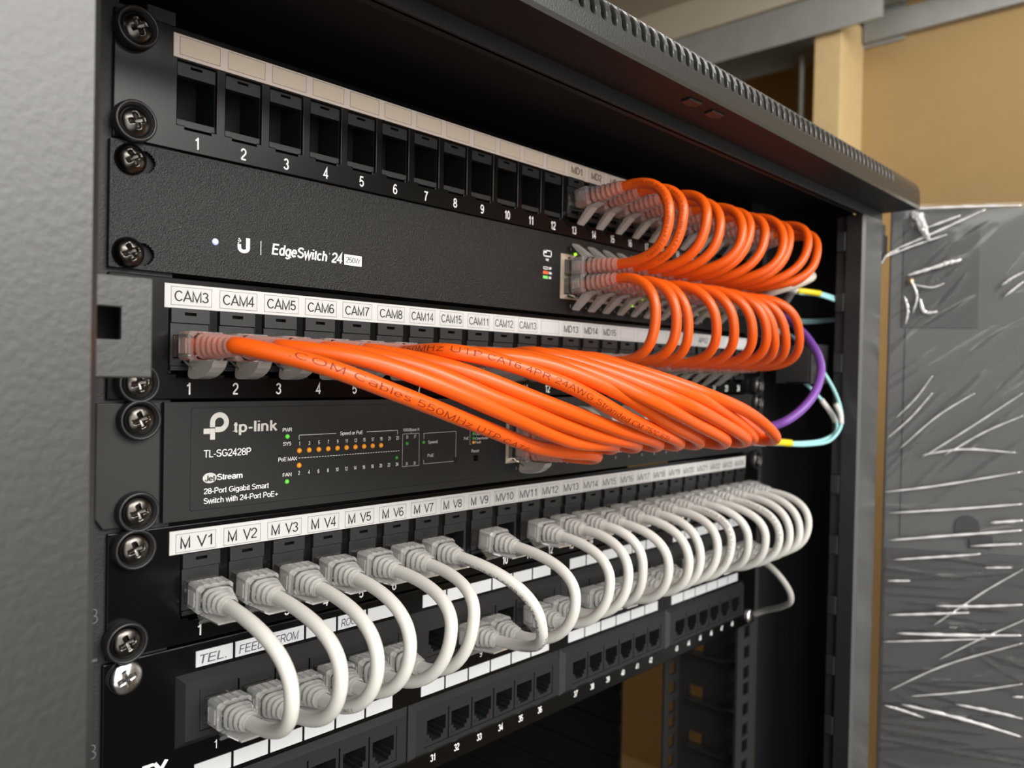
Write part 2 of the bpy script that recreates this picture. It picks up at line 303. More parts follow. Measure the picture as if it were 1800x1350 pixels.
def text(mb, txt, x, z, h, y, m, align='C', sx=1.0, off=0.0, shear=0.0, sp=1.0, width=None):
    # h is the height of a capital; x,z the centre (or left end) at half capital height
    V, F = glyphs(txt, off, shear, sp); k = h / CAP
    a = min(p[0] for p in V); b = max(p[0] for p in V)
    kx = k * sx if width is None else width / (b - a)
    x0 = x - (b - a) * kx / 2 if align == 'C' else (x if align == 'L' else x - (b - a) * kx)
    mb.add([(x0 + (p[0] - a) * kx, y - 0.004 * ((i * 7) % 5), z - h / 2 + p[1] * k) for i, p in enumerate(V)], F, m)

def thing(name, label, cat, origin, group=None):
    o = bpy.data.objects.new(name, None); C.objects.link(o)
    o.location = Vector(origin) * MM; o['_o'] = tuple(float(a) for a in origin); o['label'] = label; o['category'] = cat
    o.empty_display_size = 0.01
    if group: o['group'] = group
    return o
def tag(o, label, cat, group=None):
    o['label'] = label; o['category'] = cat
    if group: o['group'] = group
def struct(o): o['kind'] = 'structure'; return o

# ------------------------------------------------------------------ layout constants (mm; x along the rack, y into it, z up)
TOP = dict(A=133.35, E=88.9, B=44.45, T=0.0, C=-44.45, D=-88.9)
KP = 18.156; KO = dict(A=-1.6, B=-3.4, C=2.0)
def kx(p, k): return KO[p] + (k - 12.5) * KP
def dxx(k): n = k - 1; return -199.8 + (n // 6) * 108.92 + (n % 6) * 15.5
ESX = [4.8 + 14 * j for j in range(6)] + [92.6 + 14 * j for j in range(6)]
TPX = [-38 + 14 * j for j in range(6)] + [49.8 + 14 * j for j in range(6)]

# ------------------------------------------------------------------ room
mb = MB(); mb.box(-2200, 1600, -2200, 1900, -1900, -1850, 'floor'); struct(mb.build('floor'))
mb = MB(); mb.box(-2200, 1600, -500, 1900, 640, 680, 'ceil'); struct(mb.build('ceiling'))
mb = MB(); mb.box(940, 1000, -2200, 232, -1850, 640, 'wall'); mb.box(1090, 1150, 232, 1900, -1850, 640, 'wall'); mb.box(1000, 1090, 232, 240, -1850, 640, 'wall')
struct(mb.build('wall_right'))
mb = MB(); mb.box(-2200, 1600, 1900, 1960, -1850, 640, 'wall'); struct(mb.build('wall_back'))
mb = MB(); mb.box(850, 940, 181, 222, -1850, 560, 'wood'); o = mb.build('timber_stud', bevel=1.5)
tag(o, 'pale timber stud standing upright against the tan wall', 'post')
mb = MB()
mb.box(838, 842, 120, 1900, 528, 585, 'track'); mb.box(842, 940, 120, 1900, 581, 585, 'track'); mb.box(936, 940, 120, 1900, 528, 585, 'track')
o = mb.build('ceiling_track'); tag(o, 'grey metal track running along the top of the timber stud under the ceiling', 'track')
mb = MB(); mb.box(830, 1140, -2200, 1900, 585, 640, 'ceil'); struct(mb.build('trim_ceiling'))
mb = MB(); mb.box(928, 940, -2200, 178, 534, 572, 'track'); struct(mb.build('trim_wall'))
mb = MB(); mb.box(1060, 1090, 232, 1900, -870, -812, 'wood'); struct(mb.build('trim_rail'))
mb = MB(); mb.lathe([(5, -900)] + [(5.0 if i % 2 else 4.2, -900 + i * 12) for i in range(1, 119)] + [(5, 528)], (900, 262, 0), 'track', 10, 'z')
o = mb.build('threaded_rod'); tag(o, 'thin grey threaded rod hanging beside the timber stud', 'rod')

# ------------------------------------------------------------------ the cabinet
rack = thing('server_cabinet', 'charcoal steel equipment cabinet with slotted roof lip housing the switches and patch panels', 'cabinet', (0, 0, -1850))
def pillar(sx):
    mb = MB()
    X = lambda a: sx * a
    prof = [(X(305), -45), (X(305), -65), (X(303), -67), (X(268.4), -67), (X(266.4), -65), (X(266.4), -53), (X(269.4), -53), (X(269.4), -45)]
    mb.prism(prof, -1845, 136, 'cab', 'z')
    # notched inner return
    z = 124.0; k = 0
    while z > -1800:
        mb.box(min(X(266.4), X(269.4)), max(X(266.4), X(269.4)), -53, -46, z - 14.5, z, 'cab')
        z -= 46.0; k += 1
    return mb.build('front_pillar', rack, bevel=0.8)
pillar(-1); pillar(1)
# notched rails between pillar and side
for sx in (-1, 1):
    mb = MB(); a, b = sorted((sx * 300, sx * 303))
    mb.box(a, b, -45, 40, -1845, 160, 'black')
    a, b = sorted((sx * 238, sx * 300)); mb.box(a, b, 9, 11, -1845, 160, 'black')
    mb.build('side_panel', rack)
mb = MB(); mb.box(300, 303, 165, 560, -1845, 160, 'black'); mb.box(300, 303, 40, 165, 60, 160, 'black')
for i in range(12): mb.box(298, 300, 165, 560, -200 - i * 34, -194 - i * 34, 'black')
mb.build('side_panel', rack)
mb = MB(); mb.box(-303, -300, 40, 560, -1845, 160, 'black'); mb.build('side_panel', rack)
mb = MB(); mb.box(-303, 303, 560, 565, -1845, 160, 'black'); mb.build('rear_panel', rack)
mb = MB(); mb.box(-303, 303, -60, 560, -1850, -1845, 'black'); mb.build('base_plate', rack)
# roof lip: slotted fascia wrapped over a rounded edge
prof = [(-93, 141.5), (-93.4, 143.5), (-93.4, 150), (-93.0, 155), (-91.8, 158.6), (-89.6, 161.4), (-86.5, 163.2), (-80, 164.0), (-66, 164.4)]
def along(v):
    L = 0
    for (a, b) in zip(prof, prof[1:]):
        d = math.hypot(b[0] - a[0], b[1] - a[1])
        if v <= L + d + 1e-6:
            t = (v - L) / d; return (a[0] + (b[0] - a[0]) * t, a[1] + (b[1] - a[1]) * t, (b[1] - a[1]) / d, -(b[0] - a[0]) / d)
        L += d
    a, b = prof[-2:]; d = math.hypot(b[0] - a[0], b[1] - a[1]); return (b[0], b[1], (b[1] - a[1]) / d, -(b[0] - a[0]) / d)
cum = [0]
for a, b in zip(prof, prof[1:]): cum.append(cum[-1] + math.hypot(b[0] - a[0], b[1] - a[1]))
def fm(x, y, v):
    Y, Z, ny, nz = along(v); return (x, Y + y * ny, Z + y * nz)
VT = cum[-1]; V0, V1, HW, BV = 9.6, 20.4, 1.55, 0.5
def lip_row(xa, xb, va, vb, n=1): return [([fm(x, 0, v) for x, v in ((xa, va), (xb, va), (xb, vb), (xa, vb))], [(0, 1, 2, 3)])]
lev = sorted(set([V0, V0 + 0.25, V0 + 0.7, V0 + HW] + [V0 + HW + (V1 - V0 - 2 * HW) * k / 6 for k in range(1, 6)] + [V1 - HW, V1 - 0.7, V1 - 0.25, V1]))
def hwid(v): c = max(0.0, (V0 + HW - v) if v < V0 + HW else (v - V1 + HW)); return math.sqrt(max(0, HW * HW - c * c))
sc_ = lambda v: (V0 + V1) / 2 + (v - (V0 + V1) / 2) * (1 + 2 * BV / (V1 - V0))
vcuts = sorted(set([0.0] + cum[1:-1] + [sc_(V0), sc_(V1), VT])); lo_ = [v for v in vcuts if v <= sc_(V0) + 1e-6]; hi_ = [v for v in vcuts if v >= sc_(V1) - 1e-6]
mb = MB(); xs_ = [-303.0] + [-245.2 + 6.96 * (i - 0.5) for i in range(72)] + [303.0]
for k in range(len(xs_) - 1):
    xa, xb = xs_[k], xs_[k + 1]; slot = 0 < k < len(xs_) - 2
    cuts = lo_ + ([] if slot else [sc_(v) for v in lev[1:-1]]) + hi_
    for va, vb in zip(cuts, cuts[1:]):
        if slot and va >= sc_(V0) - 1e-6 and vb <= sc_(V1) + 1e-6: continue
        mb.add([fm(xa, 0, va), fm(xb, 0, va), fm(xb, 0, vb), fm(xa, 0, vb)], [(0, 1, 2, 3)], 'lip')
    if slot:
        xc = (xa + xb) / 2; n = len(lev)
        for sx in (-1, 1):
            bx = xa if sx < 0 else xb
            cols = [[fm(bx, 0, sc_(v)) for v in lev], [fm(xc + sx * (hwid(v) * (1 + BV / HW)), 0, sc_(v)) for v in lev], [fm(xc + sx * (hwid(v) + BV * 0.3 * (hwid(v) > 0)), BV * 0.35, sc_(v) * 0.3 + v * 0.7) for v in lev], [fm(xc + sx * hwid(v), BV, v) for v in lev], [fm(xc + sx * hwid(v), 1.8, v) for v in lev]]
            vs = [p for c_ in cols for p in c_]; fs = []
            for c_ in range(4):
                for a in range(n - 1):
                    q = [c_ * n + a, (c_ + 1) * n + a, (c_ + 1) * n + a + 1, c_ * n + a + 1]; fs.append(q if sx < 0 else q[::-1])
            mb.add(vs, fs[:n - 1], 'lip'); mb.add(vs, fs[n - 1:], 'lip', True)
endp = prof + [(-66, 141.5)]
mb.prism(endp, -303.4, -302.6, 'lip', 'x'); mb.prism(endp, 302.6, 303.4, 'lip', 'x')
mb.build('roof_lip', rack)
mb = MB(); mb.box(-303, 303, -66, 565, 161, 164.4, 'cab'); mb.build('roof_panel', rack)
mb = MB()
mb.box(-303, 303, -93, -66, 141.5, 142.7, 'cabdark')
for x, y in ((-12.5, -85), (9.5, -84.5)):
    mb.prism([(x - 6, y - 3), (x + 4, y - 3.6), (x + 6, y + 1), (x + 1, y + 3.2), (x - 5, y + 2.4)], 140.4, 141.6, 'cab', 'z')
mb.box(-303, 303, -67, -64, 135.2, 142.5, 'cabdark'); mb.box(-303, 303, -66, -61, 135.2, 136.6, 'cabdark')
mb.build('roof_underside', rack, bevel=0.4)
mb = MB(); mb.box(-300, 300, -40, 560, 150, 152, 'black'); mb.build('inner_roof', rack)
# mounting rails with square holes
def rail(sx, with_print):
    mb = MB()
    holes = []
    for u in range(-12, 4):
        for dz in (6.35, 22.225, 38.1):
            z = u * 44.45 + dz; holes.append((232.55 - 4.75, 232.55 + 4.75, z - 4.75, z + 4.75) if sx > 0 else (-232.55 - 4.75, -232.55 + 4.75, z - 4.75, z + 4.75))
    a, b = (218, 250) if sx > 0 else (-262, -218)
    mb.plate(a, b, -560, 138, holes, 1.7, 2, 'rail')
    h2 = []
    for u in range(-12, 4):
        for dz in (6.35, 22.225, 38.1):
            z = u * 44.45 + dz; h2.append((sx * 228 - 4.75, sx * 228 + 4.75, z - 4.75, z + 4.75))
    a, b = sorted((sx * 216, sx * 239)); mb.plate(a, b, -560, 138, h2, 64, 2, 'rail')
    # web with slots
    def fw(x, y, z): return (sx * (238 + y), x, z)
    hw = [(8 + 34, 8 + 46, -212 - 38 * i, -203 - 38 * i) for i in range(8)]
    mb.plate(3.7, 64, -560, 138, hw, 0, 1.6, 'rail', fmap=fw)
    for i in range(8): a, b = sorted((sx * 230, sx * 238)); mb.box(a, b, 6, 52, -213.4 - 38 * i, -212 - 38 * i, 'rail')
    if with_print:
        text(mb, '3', -242.9, -72.5, 5.2, 1.62, 'railprint', sx=1.0, off=-0.01); text(mb, '3', -242.9, -118.6, 5.2, 1.62, 'railprint', sx=1.0, off=-0.01)
        mb.rect(-246.0, -241.6, -88.0, -87.1, 1.62, 'railprint')
    return mb.build('mounting_rail', rack)
rail(-1, True); rail(1, False)
def bracket(sx):
    mb = MB()
    x0, x1 = sorted((sx * 241.8, sx * 272)); h = sorted((sx * 251, sx * 258.6))
    mb.plate(x0, x1, 8.6, 38.6, [(h[0], h[1], 19.9, 29.2)], -40, 2.2, 'cab')
    a, b = sorted((sx * 241.8, sx * 244)); mb.box(a, b, -37.8, -12, 8.6, 38.6, 'cab')
    mb.box(x0, x1, -37.8, -20, 36.6, 38.6, 'cab'); mb.box(x0, x1, -37.8, -20, 8.6, 10.4, 'cab')
    a, b = sorted((sx * 246, sx * 249)); mb.box(a, b, -36, -30, 19.9, 24, 'black'); a, b = sorted((sx * 246, sx * 262)); mb.box(a, b, -26, -25, 15, 33, 'jackdark')  # dark plate added behind the hole as the shade inside the bracket
    return mb.build('latch_bracket', rack, bevel=0.9)
bracket(-1); bracket(1)

# ------------------------------------------------------------------ screws
def screw_head_mesh(mb, c, R, H, m, dep=0.75, rot=0.0):
    n = 56; K = 15; R_ = []
    for k in range(K + 1):
        r = R * (1 - k / K) if k < K else 0.001
        ring = []
        for i in range(n):
            a = 2 * math.pi * i / n; x = r * math.cos(a); z = r * math.sin(a)
            h = H * math.sqrt(max(0, 1 - (r / R) ** 2 * 0.96))
            ca, sa = math.cos(rot), math.sin(rot); u = x * ca + z * sa; v = -x * sa + z * ca
            wd = R * 0.135; L = R * 0.52
            if (abs(u) < wd and abs(v) < L) or (abs(v) < wd and abs(u) < L): h -= H * dep * (1 - 0.55 * r / L)
            ring.append((c[0] + x, c[1] - h, c[2] + z))
        R_.append(ring)
    R_.insert(0, [(p[0], c[1] + 0.5, p[2]) for p in R_[0]])
    mb.rings(R_, m, True, False, True)
def screw(pos, label, washer=True, m='screw', R=4.6, rot=0.0, grp=None):
    x, z = pos; t = thing('rack_screw', label, 'screw', (x, 0, z), grp)
    if washer:
        mb = MB(); mb.lathe([(7.0, 0.2), (7.2, -1.5), (7.0, -3.6), (6.5, -4.1), (6.0, -3.9), (5.5, -2.4), (4.6, -1.6), (2.0, -1.5)], (x, 0, z), 'washer', 40)
        mb.build('cup_washer', t)
        mb = MB(); screw_head_mesh(mb, (x, -1.9, z), 5.3, 2.6, m, rot=rot); mb.build('screw_head', t)
    else:
        mb = MB(); screw_head_mesh(mb, (x, -0.6 if m == 'screw' else -0.3, z), R, 3.6 if m == 'screw' else 2.6, m, dep=0.8 if m == 'screw' else 0.16, rot=rot); mb.build('screw_head', t)
def zt(p, a): return TOP[p] - a
SL = [('A', 6.35, 'topmost of the left column, in shade', True, -232.9), ('A', 38.1, 'directly above the wide switch', True, -233.2),
      ('E', 6.35, 'top left slot of the wide black switch', False, -233.9), ('E', 38.1, 'lower left slot of the wide black switch', False, -234.3),
      ('B', 38.1, 'half hidden under the grey latch bracket', True, -230.9), ('T', 6.35, 'top of the left ear of the charcoal switch', True, -230.3),
      ('T', 38.1, 'bottom of the left ear of the charcoal switch', True, -230.5), ('C', 6.35, 'left of the MV1 label', True, -231.4),
      ('C', 38.1, 'just above the shiny silver screw', True, -233.8)]
for i, (p, a, w_, ws, x) in enumerate(SL):
    screw((x, zt(p, a)), ('black screw in a round cup washer, ' if ws else 'glossy black pan-head screw without washer in the ') + w_, ws, R=5.3, rot=[0.5, 0.3, 0.6, 0.45, 0.2, 0.35, 0.25, 0.3, 0.4][i], grp='screws down the left rail')
screw((-233.2, zt('D', 6.35)), 'shiny silver screw without washer at the top left of the lowest panel', False, 'zinc', 5.9, 0.4, 'screws down the left rail')
for p, a, w_ in (('B', 38.1, 'beside port number 24'), ('T', 6.35, 'second from the top, beside the charcoal switch'), ('C', 6.35, 'right of the MV24 label')):
    screw((232.55, zt(p, a)), 'small black screw on the far right rail, ' + w_, True, grp='screws down the right rail')
screw((232.55, -171.5), 'silver screw at the far right end of the lowest panel, by the thin grey cable', False, 'zinc', 5.9, 0.3, 'screws down the right rail')

# ------------------------------------------------------------------ keystone patch panels
def jack_mesh(cat, first=[{}]):
    d = first[0]
    if cat in d: return d[cat]
    mb = MB()
    mb.plate(-7.0, 7.0, 12.6, 27.7, [(-6.0, 6.0, 15.2, 23.6), (-3.0, 3.0, 13.4, 15.3)], -0.3, 11, 'jack')
    mb.plate(-7.0, 7.0, 28.0, 33.2, [(-2.2, 2.2, 30.6, 31.8)], -1.0, 4, 'jack')
    mb.box(-7.0, 7.0, -0.8, 4, 10.9, 12.4, 'jack')
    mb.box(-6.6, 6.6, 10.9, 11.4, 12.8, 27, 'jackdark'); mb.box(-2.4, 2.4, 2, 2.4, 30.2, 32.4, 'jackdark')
    for i in range(8): mb.box(-3.7 + i * 1.0, -3.4 + i * 1.0, 4, 10.5, 22.2, 23.0, 'gold')
    mb.line([(-4.6, 24.2), (4.9, 24.2), (4.9, 27.0), (-4.6, 27.0), (-4.6, 24.2)], 0.16, -0.34, 'emboss')
    text(mb, cat, 0.3, 25.6, 1.7, -0.36, 'emboss', sp=1.15)
    o = mb.build('keystone_jack', None, (0, 0, 0)); d[cat] = o.data; bpy.data.objects.remove(o)
    return d[cat]
def keystone(p, label, strip_x, strip_z, paper, box, labels, jacks, cat, lz):
    zb = TOP[p] - 44.45
    t = thing('keystone_patch_panel', label, 'patch panel', (0, 0, zb))
    holes = [(kx(p, k) - 7.3, kx(p, k) + 7.3, zb + 9.7, zb + 32.4) for k in range(1, 25)] + [(kx(p, k) - 4.4, kx(p, k) + 5.4, zb + 8.6, zb + 9.8) for k in range(1, 25)]
    mb = MB()
    mb.plate({'A': -239.4, 'B': -240.2, 'C': -239.4}[p], 241, zb + 0.45, zb + 43.9, holes, 0, 1.6, 'panel')
    fp = mb
    mb = MB()
    for k in range(1, 25):
        x = kx(p, k)
        if k in jacks: continue
        mb.plate(x - 7.2, x + 7.2, zb + 27.6, zb + 33, [(x - 2.2, x + 2.2, zb + 30.6, zb + 31.6)], 1.2, 3, 'jack')
        mb.box(x - 7.2, x + 7.2, 1.2, 6, zb + 9.6, zb + 11.9, 'jack')
        mb.box(x - 7.6, x - 7.1, 1.7, 16, zb + 10, zb + 32, 'jackdark'); mb.box(x + 7.1, x + 7.6, 1.7, 16, zb + 10, zb + 32, 'jackdark')
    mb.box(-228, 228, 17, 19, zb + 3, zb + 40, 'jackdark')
    mb.build('socket_frame', t)
    mb = MB()
    for k in range(1, 25): text(mb, str(k), kx(p, k), zb + 4.3, 4.3, -0.05, 'print', sx=0.95 if k < 10 else 0.85, off=0.006)
    fp.v, off_ = fp.v, len(fp.v); idx = fp.mi('print'); fp.v += mb.v; fp.f += [[a + off_ for a in f] for f in mb.f]; fp.m += [idx] * len(mb.f); fp.sm += mb.sm
    fp.build('faceplate', t, bevel=0.4).modifiers[0].use_clamp_overlap = False
    mb = MB(); mb.box(strip_x[0], strip_x[1], -0.45, -0.02, strip_z[0], strip_z[1], paper)
    for k in range(1, 25):
        x = kx(p, k) + (0.6 if p == 'A' else 0.5 if p == 'B' else -1.9); z0, z1 = lz
        if x + 7.5 > strip_x[1]: x = strip_x[1] - 7.7
        mb.rect(x - 7.5, x + 7.5, z0, z1, -0.50, box)
        mb.line([(x - 7.5, z0), (x + 7.5, z0), (x + 7.5, z1), (x - 7.5, z1), (x - 7.5, z0)], 0.16, -0.53, 'inkline')
        s = labels.get(k)
        if s:
            if p == 'C': text(mb, s[:1], x - 4.1, (z0 + z1) / 2, 4.0, -0.56, 'ink', off=0.002, width=3.7) if len(s) < 4 else None; text(mb, s[1:] if len(s) < 4 else s, x + (3.1 if len(s) < 4 else 0), (z0 + z1) / 2, 4.0, -0.56, 'ink', off=-0.002, width=5.9 if len(s) < 4 else 13.2)
            else: text(mb, s, x, (z0 + z1) / 2, 3.8, -0.56, 'ink', off=0.004 if 'D' in s else 0.0, width=min(13.2, 3.1 * len(s) + 0.3))
    mb.build('label_strip', t)
    for k in sorted(jacks):
        o = bpy.data.objects.new('keystone_jack', jack_mesh(cat)); C.objects.link(o); o.parent = t
        o.location = (kx(p, k) * MM, 0, 0)
    return t
keystone('A', 'topmost black patch panel with tan labels and empty ports 1 to 12', (-219.5, 218), (122.1, 130.4), 'tan', 'tanbox',
         {12 + i: 'MD%d' % i for i in range(1, 13)}, set(range(13, 25)), 'CAT6', (123.3, 129.7))
LB = dict(enumerate(['CAM3', 'CAM4', 'CAM5', 'CAM6', 'CAM7', 'CAM8', 'CAM14', 'CAM15', 'CAM11', 'CAM12', 'CAM13', '', 'MD13', 'MD14', 'MD15', '', '', '', '', '', 'AP02', '', '', ''], 1))
keystone('B', 'black patch panel with white CAM labels between the two switches', (-221.5, 216), (33.2, 41.8), 'paper', 'paperbox', LB, set(range(1, 25)), 'CAT5e', (34.3, 40.8))
keystone('C', 'black patch panel with white MV labels full of white cables', (-218.5, 218.5), (-55.4, -46.9), 'paper', 'paperbox',
         {i: 'MV%d' % i for i in range(1, 25)}, set(range(1, 25)), 'CAT6', (-54.8, -48.2))

# ------------------------------------------------------------------ wide black switch
def led(parent, x, z, r, m, y=-0.5, name='status_led'):
    mb = MB(); mb.lathe([(r, 0.6), (r, 0), (r * 0.8, -r * 0.45), (r * 0.4, -r * 0.7), (0.01, -r * 0.75)], (x, y, z), m, 14); mb.build(name, parent)
def port_block(parent, x0, x1, z0, z1, xs, rows, y0=-0.8):
    t_ = 13
    mb = MB(); holes = []
    for x in xs:
        for zc, up in rows:
            holes.append((x - 6.0, x + 6.0, zc - 4.4, zc + 4.4)); s = 1 if up else -1
            a, b = sorted((zc + s * 4.3, zc + s * 5.9)); holes.append((x - 3, x + 3, a, b))
    mb.plate(x0, x1, z0, z1, holes, y0, t_, 'shield')
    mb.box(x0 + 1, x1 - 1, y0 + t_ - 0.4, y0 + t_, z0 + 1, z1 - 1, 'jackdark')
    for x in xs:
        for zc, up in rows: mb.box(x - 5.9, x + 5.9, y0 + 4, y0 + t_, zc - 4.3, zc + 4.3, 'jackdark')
    mb.build('port_block', parent)
es = thing('network_switch', 'wide black rack switch with white logo, orange cables plugged in at its right half', 'network switch', (0, 0, 45))
mb = MB()
slots = []
for z in (82.55, 50.8):
    for f in (0.25, 0.5, 0.7, 0.85, 0.96):
        e = 4.0 * (1 - math.sqrt(1 - f * f)); slots.append((-238.8 + e, -225.2 - e, z - 4.0 * f, z + 4.0 * f))
mb.plate(-240.4, 240.4, 45.5, 88.5, slots + [(-4.6, 80.4, 54.0, 79.0), (83.2, 168.2, 54.0, 79.0), (176, 228, 58, 76)], -0.6, 2.2, 'switch')
fpe = mb
mb = MB(); mb.box(-220, 220, 14, 230, 46, 88, 'black')
for z in (82.55, 50.8): mb.box(-240, -224, 1.61, 1.69, z - 5, z + 5, 'jackdark')  # dark sheets added behind the screw slots as the shade inside them
mb.build('chassis', es)
port_block(es, -4.5, 80.3, 54.1, 78.9, ESX[:6], ((71.6, True), (61.0, False)))
port_block(es, 83.3, 168.1, 54.1, 78.9, ESX[6:], ((71.6, True), (61.0, False)))
mb = MB(); mb.plate(176.1, 227.9, 58.1, 75.9, [(178, 190, 62, 72), (191, 203, 62, 72), (204, 216, 62, 72)], -0.8, 12, 'jack'); mb.box(177, 227, 11, 11.3, 59, 75, 'jackdark'); mb.build('fibre_port_block', es)
mb = fpe; y = -0.66
# logo mark
pts = [(-194.3, 60.2), (-194.3, 57.9)]
mb.rect(-194.4, -193.0, 57.6, 59.0, y, 'print'); mb.rect(-191.0, -189.4, 57.6, 61.6, y, 'print')
U = [(-194.4 + 2.5 + 2.5 * math.cos(a), 57.7 + 1.9 * math.sin(a) * 1.0) for a in [math.pi + i * math.pi / 10 for i in range(11)]]
Ui = [(-191.9 + 1.0 * math.cos(a), 57.7 + 0.6 * math.sin(a)) for a in [math.pi + i * math.pi / 10 for i in range(11)]]
mb.add([(p[0], y, p[1]) for p in U + Ui], [(i, i + 1, 11 + i + 1, 11 + i) for i in range(10)], 'print')
for dx_, dz_ in ((0, 0), (0.55, 0.5), (0.0, 0.9), (0.6, 1.3), (0.9, 0.9), (0.2, 1.7)): mb.rect(-194.3 + dx_, -193.9 + dx_, 59.2 + dz_, 59.6 + dz_, y, 'print')
mb.rect(-184.95, -184.7, 55.9, 61.3, y, 'print')
text(mb, 'EdgeSwitch', -180.2, 58.95, 4.1, y, 'print', 'L', off=0.010, sp=1.06, shear=0.12, width=25.4)
text(mb, 'o', -153.7, 60.4, 0.9, y, 'print')
text(mb, '24', -152.8, 58.9, 4.1, y, 'print', 'L', off=0.010, shear=0.12, width=5.4)
mb.rect(-146.4, -137.5, 56.6, 61.0, y, 'print'); text(mb, '250W', -141.95, 58.8, 2.3, y - 0.05, 'ink', width=7.2)
# port legend
mb.line([(-18.8, 78.8), (-12.6, 78.8), (-12.6, 75.8), (-18.8, 75.8), (-18.8, 78.8)], 0.55, y, 'print'); mb.rect(-18.8, -16.4, 77.4, 79.0, y, 'print')
text(mb, 'PoE', -15.7, 73.9, 1.2, y, 'print', off=0.02)
mb.line([(-18.8, 69.9), (-15.2, 69.9), (-15.2, 68.8), (-18.8, 68.8), (-18.8, 69.9)], 0.35, y, 'print'); mb.rect(-19, -15.0, 66.1, 67.7, y, 'orangeprint'); mb.rect(-19, -15.0, 63.6, 65.2, y, 'greenprint')
text(mb, 'OFF', -14.4, 69.4, 1.2, y, 'print', 'L', off=0.02); text(mb, 'PoE+', -14.4, 66.9, 1.2, y, 'print', 'L', off=0.02); text(mb, '24V', -14.4, 64.4, 1.2, y, 'print', 'L', off=0.02)
text(mb, '1', 4.2, 82.0, 1.6, y, 'printgrey', off=0.02)
for j, x in enumerate(ESX): text(mb, str(2 * j + 2), x, 50.4, 1.5, y, 'printgrey', off=0.01)
mb.build('faceplate', es, bevel=0.5)
led(es, -203.2, 58.6, 1.3, 'ledb', -0.5, 'power_led')
for x, z, m in ((7.9, 79.6, 'ledlime'), (9.2, 77.6, 'ledlime'), (64.8, 59.3, 'ledlime'), (64.0, 55.2, 'ledlime'), (77.2, 59.1, 'leda'), (139.2, 58.6, 'ledlime'), (153.2, 58.4, 'ledlime'), (151.5, 55.4, 'ledlime')):
    led(es, x, z, 0.85, m, -7.0 if z < 76 and z > 57 else -1.2, 'port_led')

# ------------------------------------------------------------------ charcoal switch
tp = thing('network_switch', 'charcoal rack switch with rows of amber port lights at its left', 'network switch', (0, 0, -44))
mb = MB()
mb.prism([(-243.6, -0.6), (-243.6, -39.6), (-241.0, -43.4), (-222.2, -43.4), (-222.2, -0.6)], -0.3, 1.6, 'ear', 'y')
mb.build('mounting_ear', tp, bevel=0.4)
mb = MB(); mb.box(222.2, 243, -0.3, 1.6, -43.4, -0.6, 'ear'); mb.build('mounting_ear', tp, bevel=0.4)
mb = MB()
mb.plate(-221.4, 221.4, -43.3, -0.5, [(-46.3, 38.9, -34.3, -8.9), (41.3, 126.5, -34.3, -8.9), (134, 186, -32, -12), (-69.0, -66.0, -31.5, -28.6)], -1.4, 2.4, 'tplink')
fpt = mb
mb = MB(); mb.box(-219, 219, 13, 200, -43, -1, 'black'); mb.box(-70, -65, 1.2, 2, -33, -27, 'jackdark'); mb.build('chassis', tp)
port_block(tp, -46.2, 38.8, -34.2, -9.0, TPX[:6], ((-16.2, True), (-27.2, False)), -1.6)
port_block(tp, 41.4, 126.4, -34.2, -9.0, TPX[6:], ((-16.2, True), (-27.2, False)), -1.6)
mb = MB(); mb.plate(134.1, 185.9, -31.9, -12.1, [(136, 148, -27, -17), (149, 161, -27, -17), (162, 174, -27, -17)], -1.5, 12, 'jack'); mb.box(135, 185, 10, 10.3, -31, -13, 'jackdark'); mb.build('fibre_port_block', tp)
mb = fpt; y = -1.46
mb.line([(-66, -40.1), (-211.2, -40.1), (-211.7, -39.6), (-211.7, -3.1), (-211.2, -2.6), (-60, -2.6)], 0.3, y, 'jackdark')
# logo: ring with tail blocks
cx_, cz_ = -200.9, -8.1
ro, ri = 3.7, 1.75
A = [math.radians(a) for a in range(-90, 181, 15)]
mb.add([(cx_ + ro * math.cos(a), y, cz_ + ro * math.sin(a)) for a in A] + [(cx_ + ri * math.cos(a), y, cz_ + ri * math.sin(a)) for a in A],
       [(i, i + 1, len(A) + i + 1, len(A) + i) for i in range(len(A) - 1)], 'printgrey')
mb.rect(cx_ - 1.6, cx_ + 0.0, cz_ - ro, cz_ - ri, y, 'printgrey')
mb.rect(-204.6, -202.65, -9.9, -8.0, y, 'printgrey')
mb.rect(-207.0, -204.55, -12.3, -10.35, y, 'printgrey'); mb.rect(-204.5, -202.6, -14.5, -10.35, y, 'printgrey')
text(mb, 'tp-link', -195.9, -10.05, 4.1, y, 'printgrey', 'L', off=0.009, width=19.0, sp=1.12)
text(mb, 'TL-SG2428P', -206.8, -19.6, 2.7, y, 'print', 'L', width=18.8)
n = 20
mb.add([(-204.4 + 2.7 * math.cos(2 * math.pi * i / n), y, -28.6 + 1.95 * math.sin(2 * math.pi * i / n)) for i in range(n)], [tuple(range(n))], 'printgrey')
text(mb, 'Jet', -204.2, -28.7, 2.1, y - 0.05, 'ink', width=4.3, off=0.01); text(mb, 'Stream', -201.6, -28.5, 2.2, y, 'print', 'L', width=10.2, off=0.006)
text(mb, '28-Port Gigabit Smart', -206.6, -33.4, 2.1, y, 'print', 'L', width=26.4); text(mb, 'Switch with 24-Port PoE+', -206.6, -37.0, 2.1, y, 'print', 'L', width=30.4)
text(mb, 'PWR', -172.5, -12.0, 1.45, y, 'print', width=4.2); text(mb, 'SYS', -172.5, -17.6, 1.45, y, 'print', width=3.7); text(mb, 'FAN', -172.3, -29.9, 1.45, y, 'print', width=3.9)
text(mb, 'PoE MAX', -176.3, -23.7, 1.5, y, 'print', 'L', width=8.4)
LX = [-166.9 + i * 4.55 for i in range(12)]
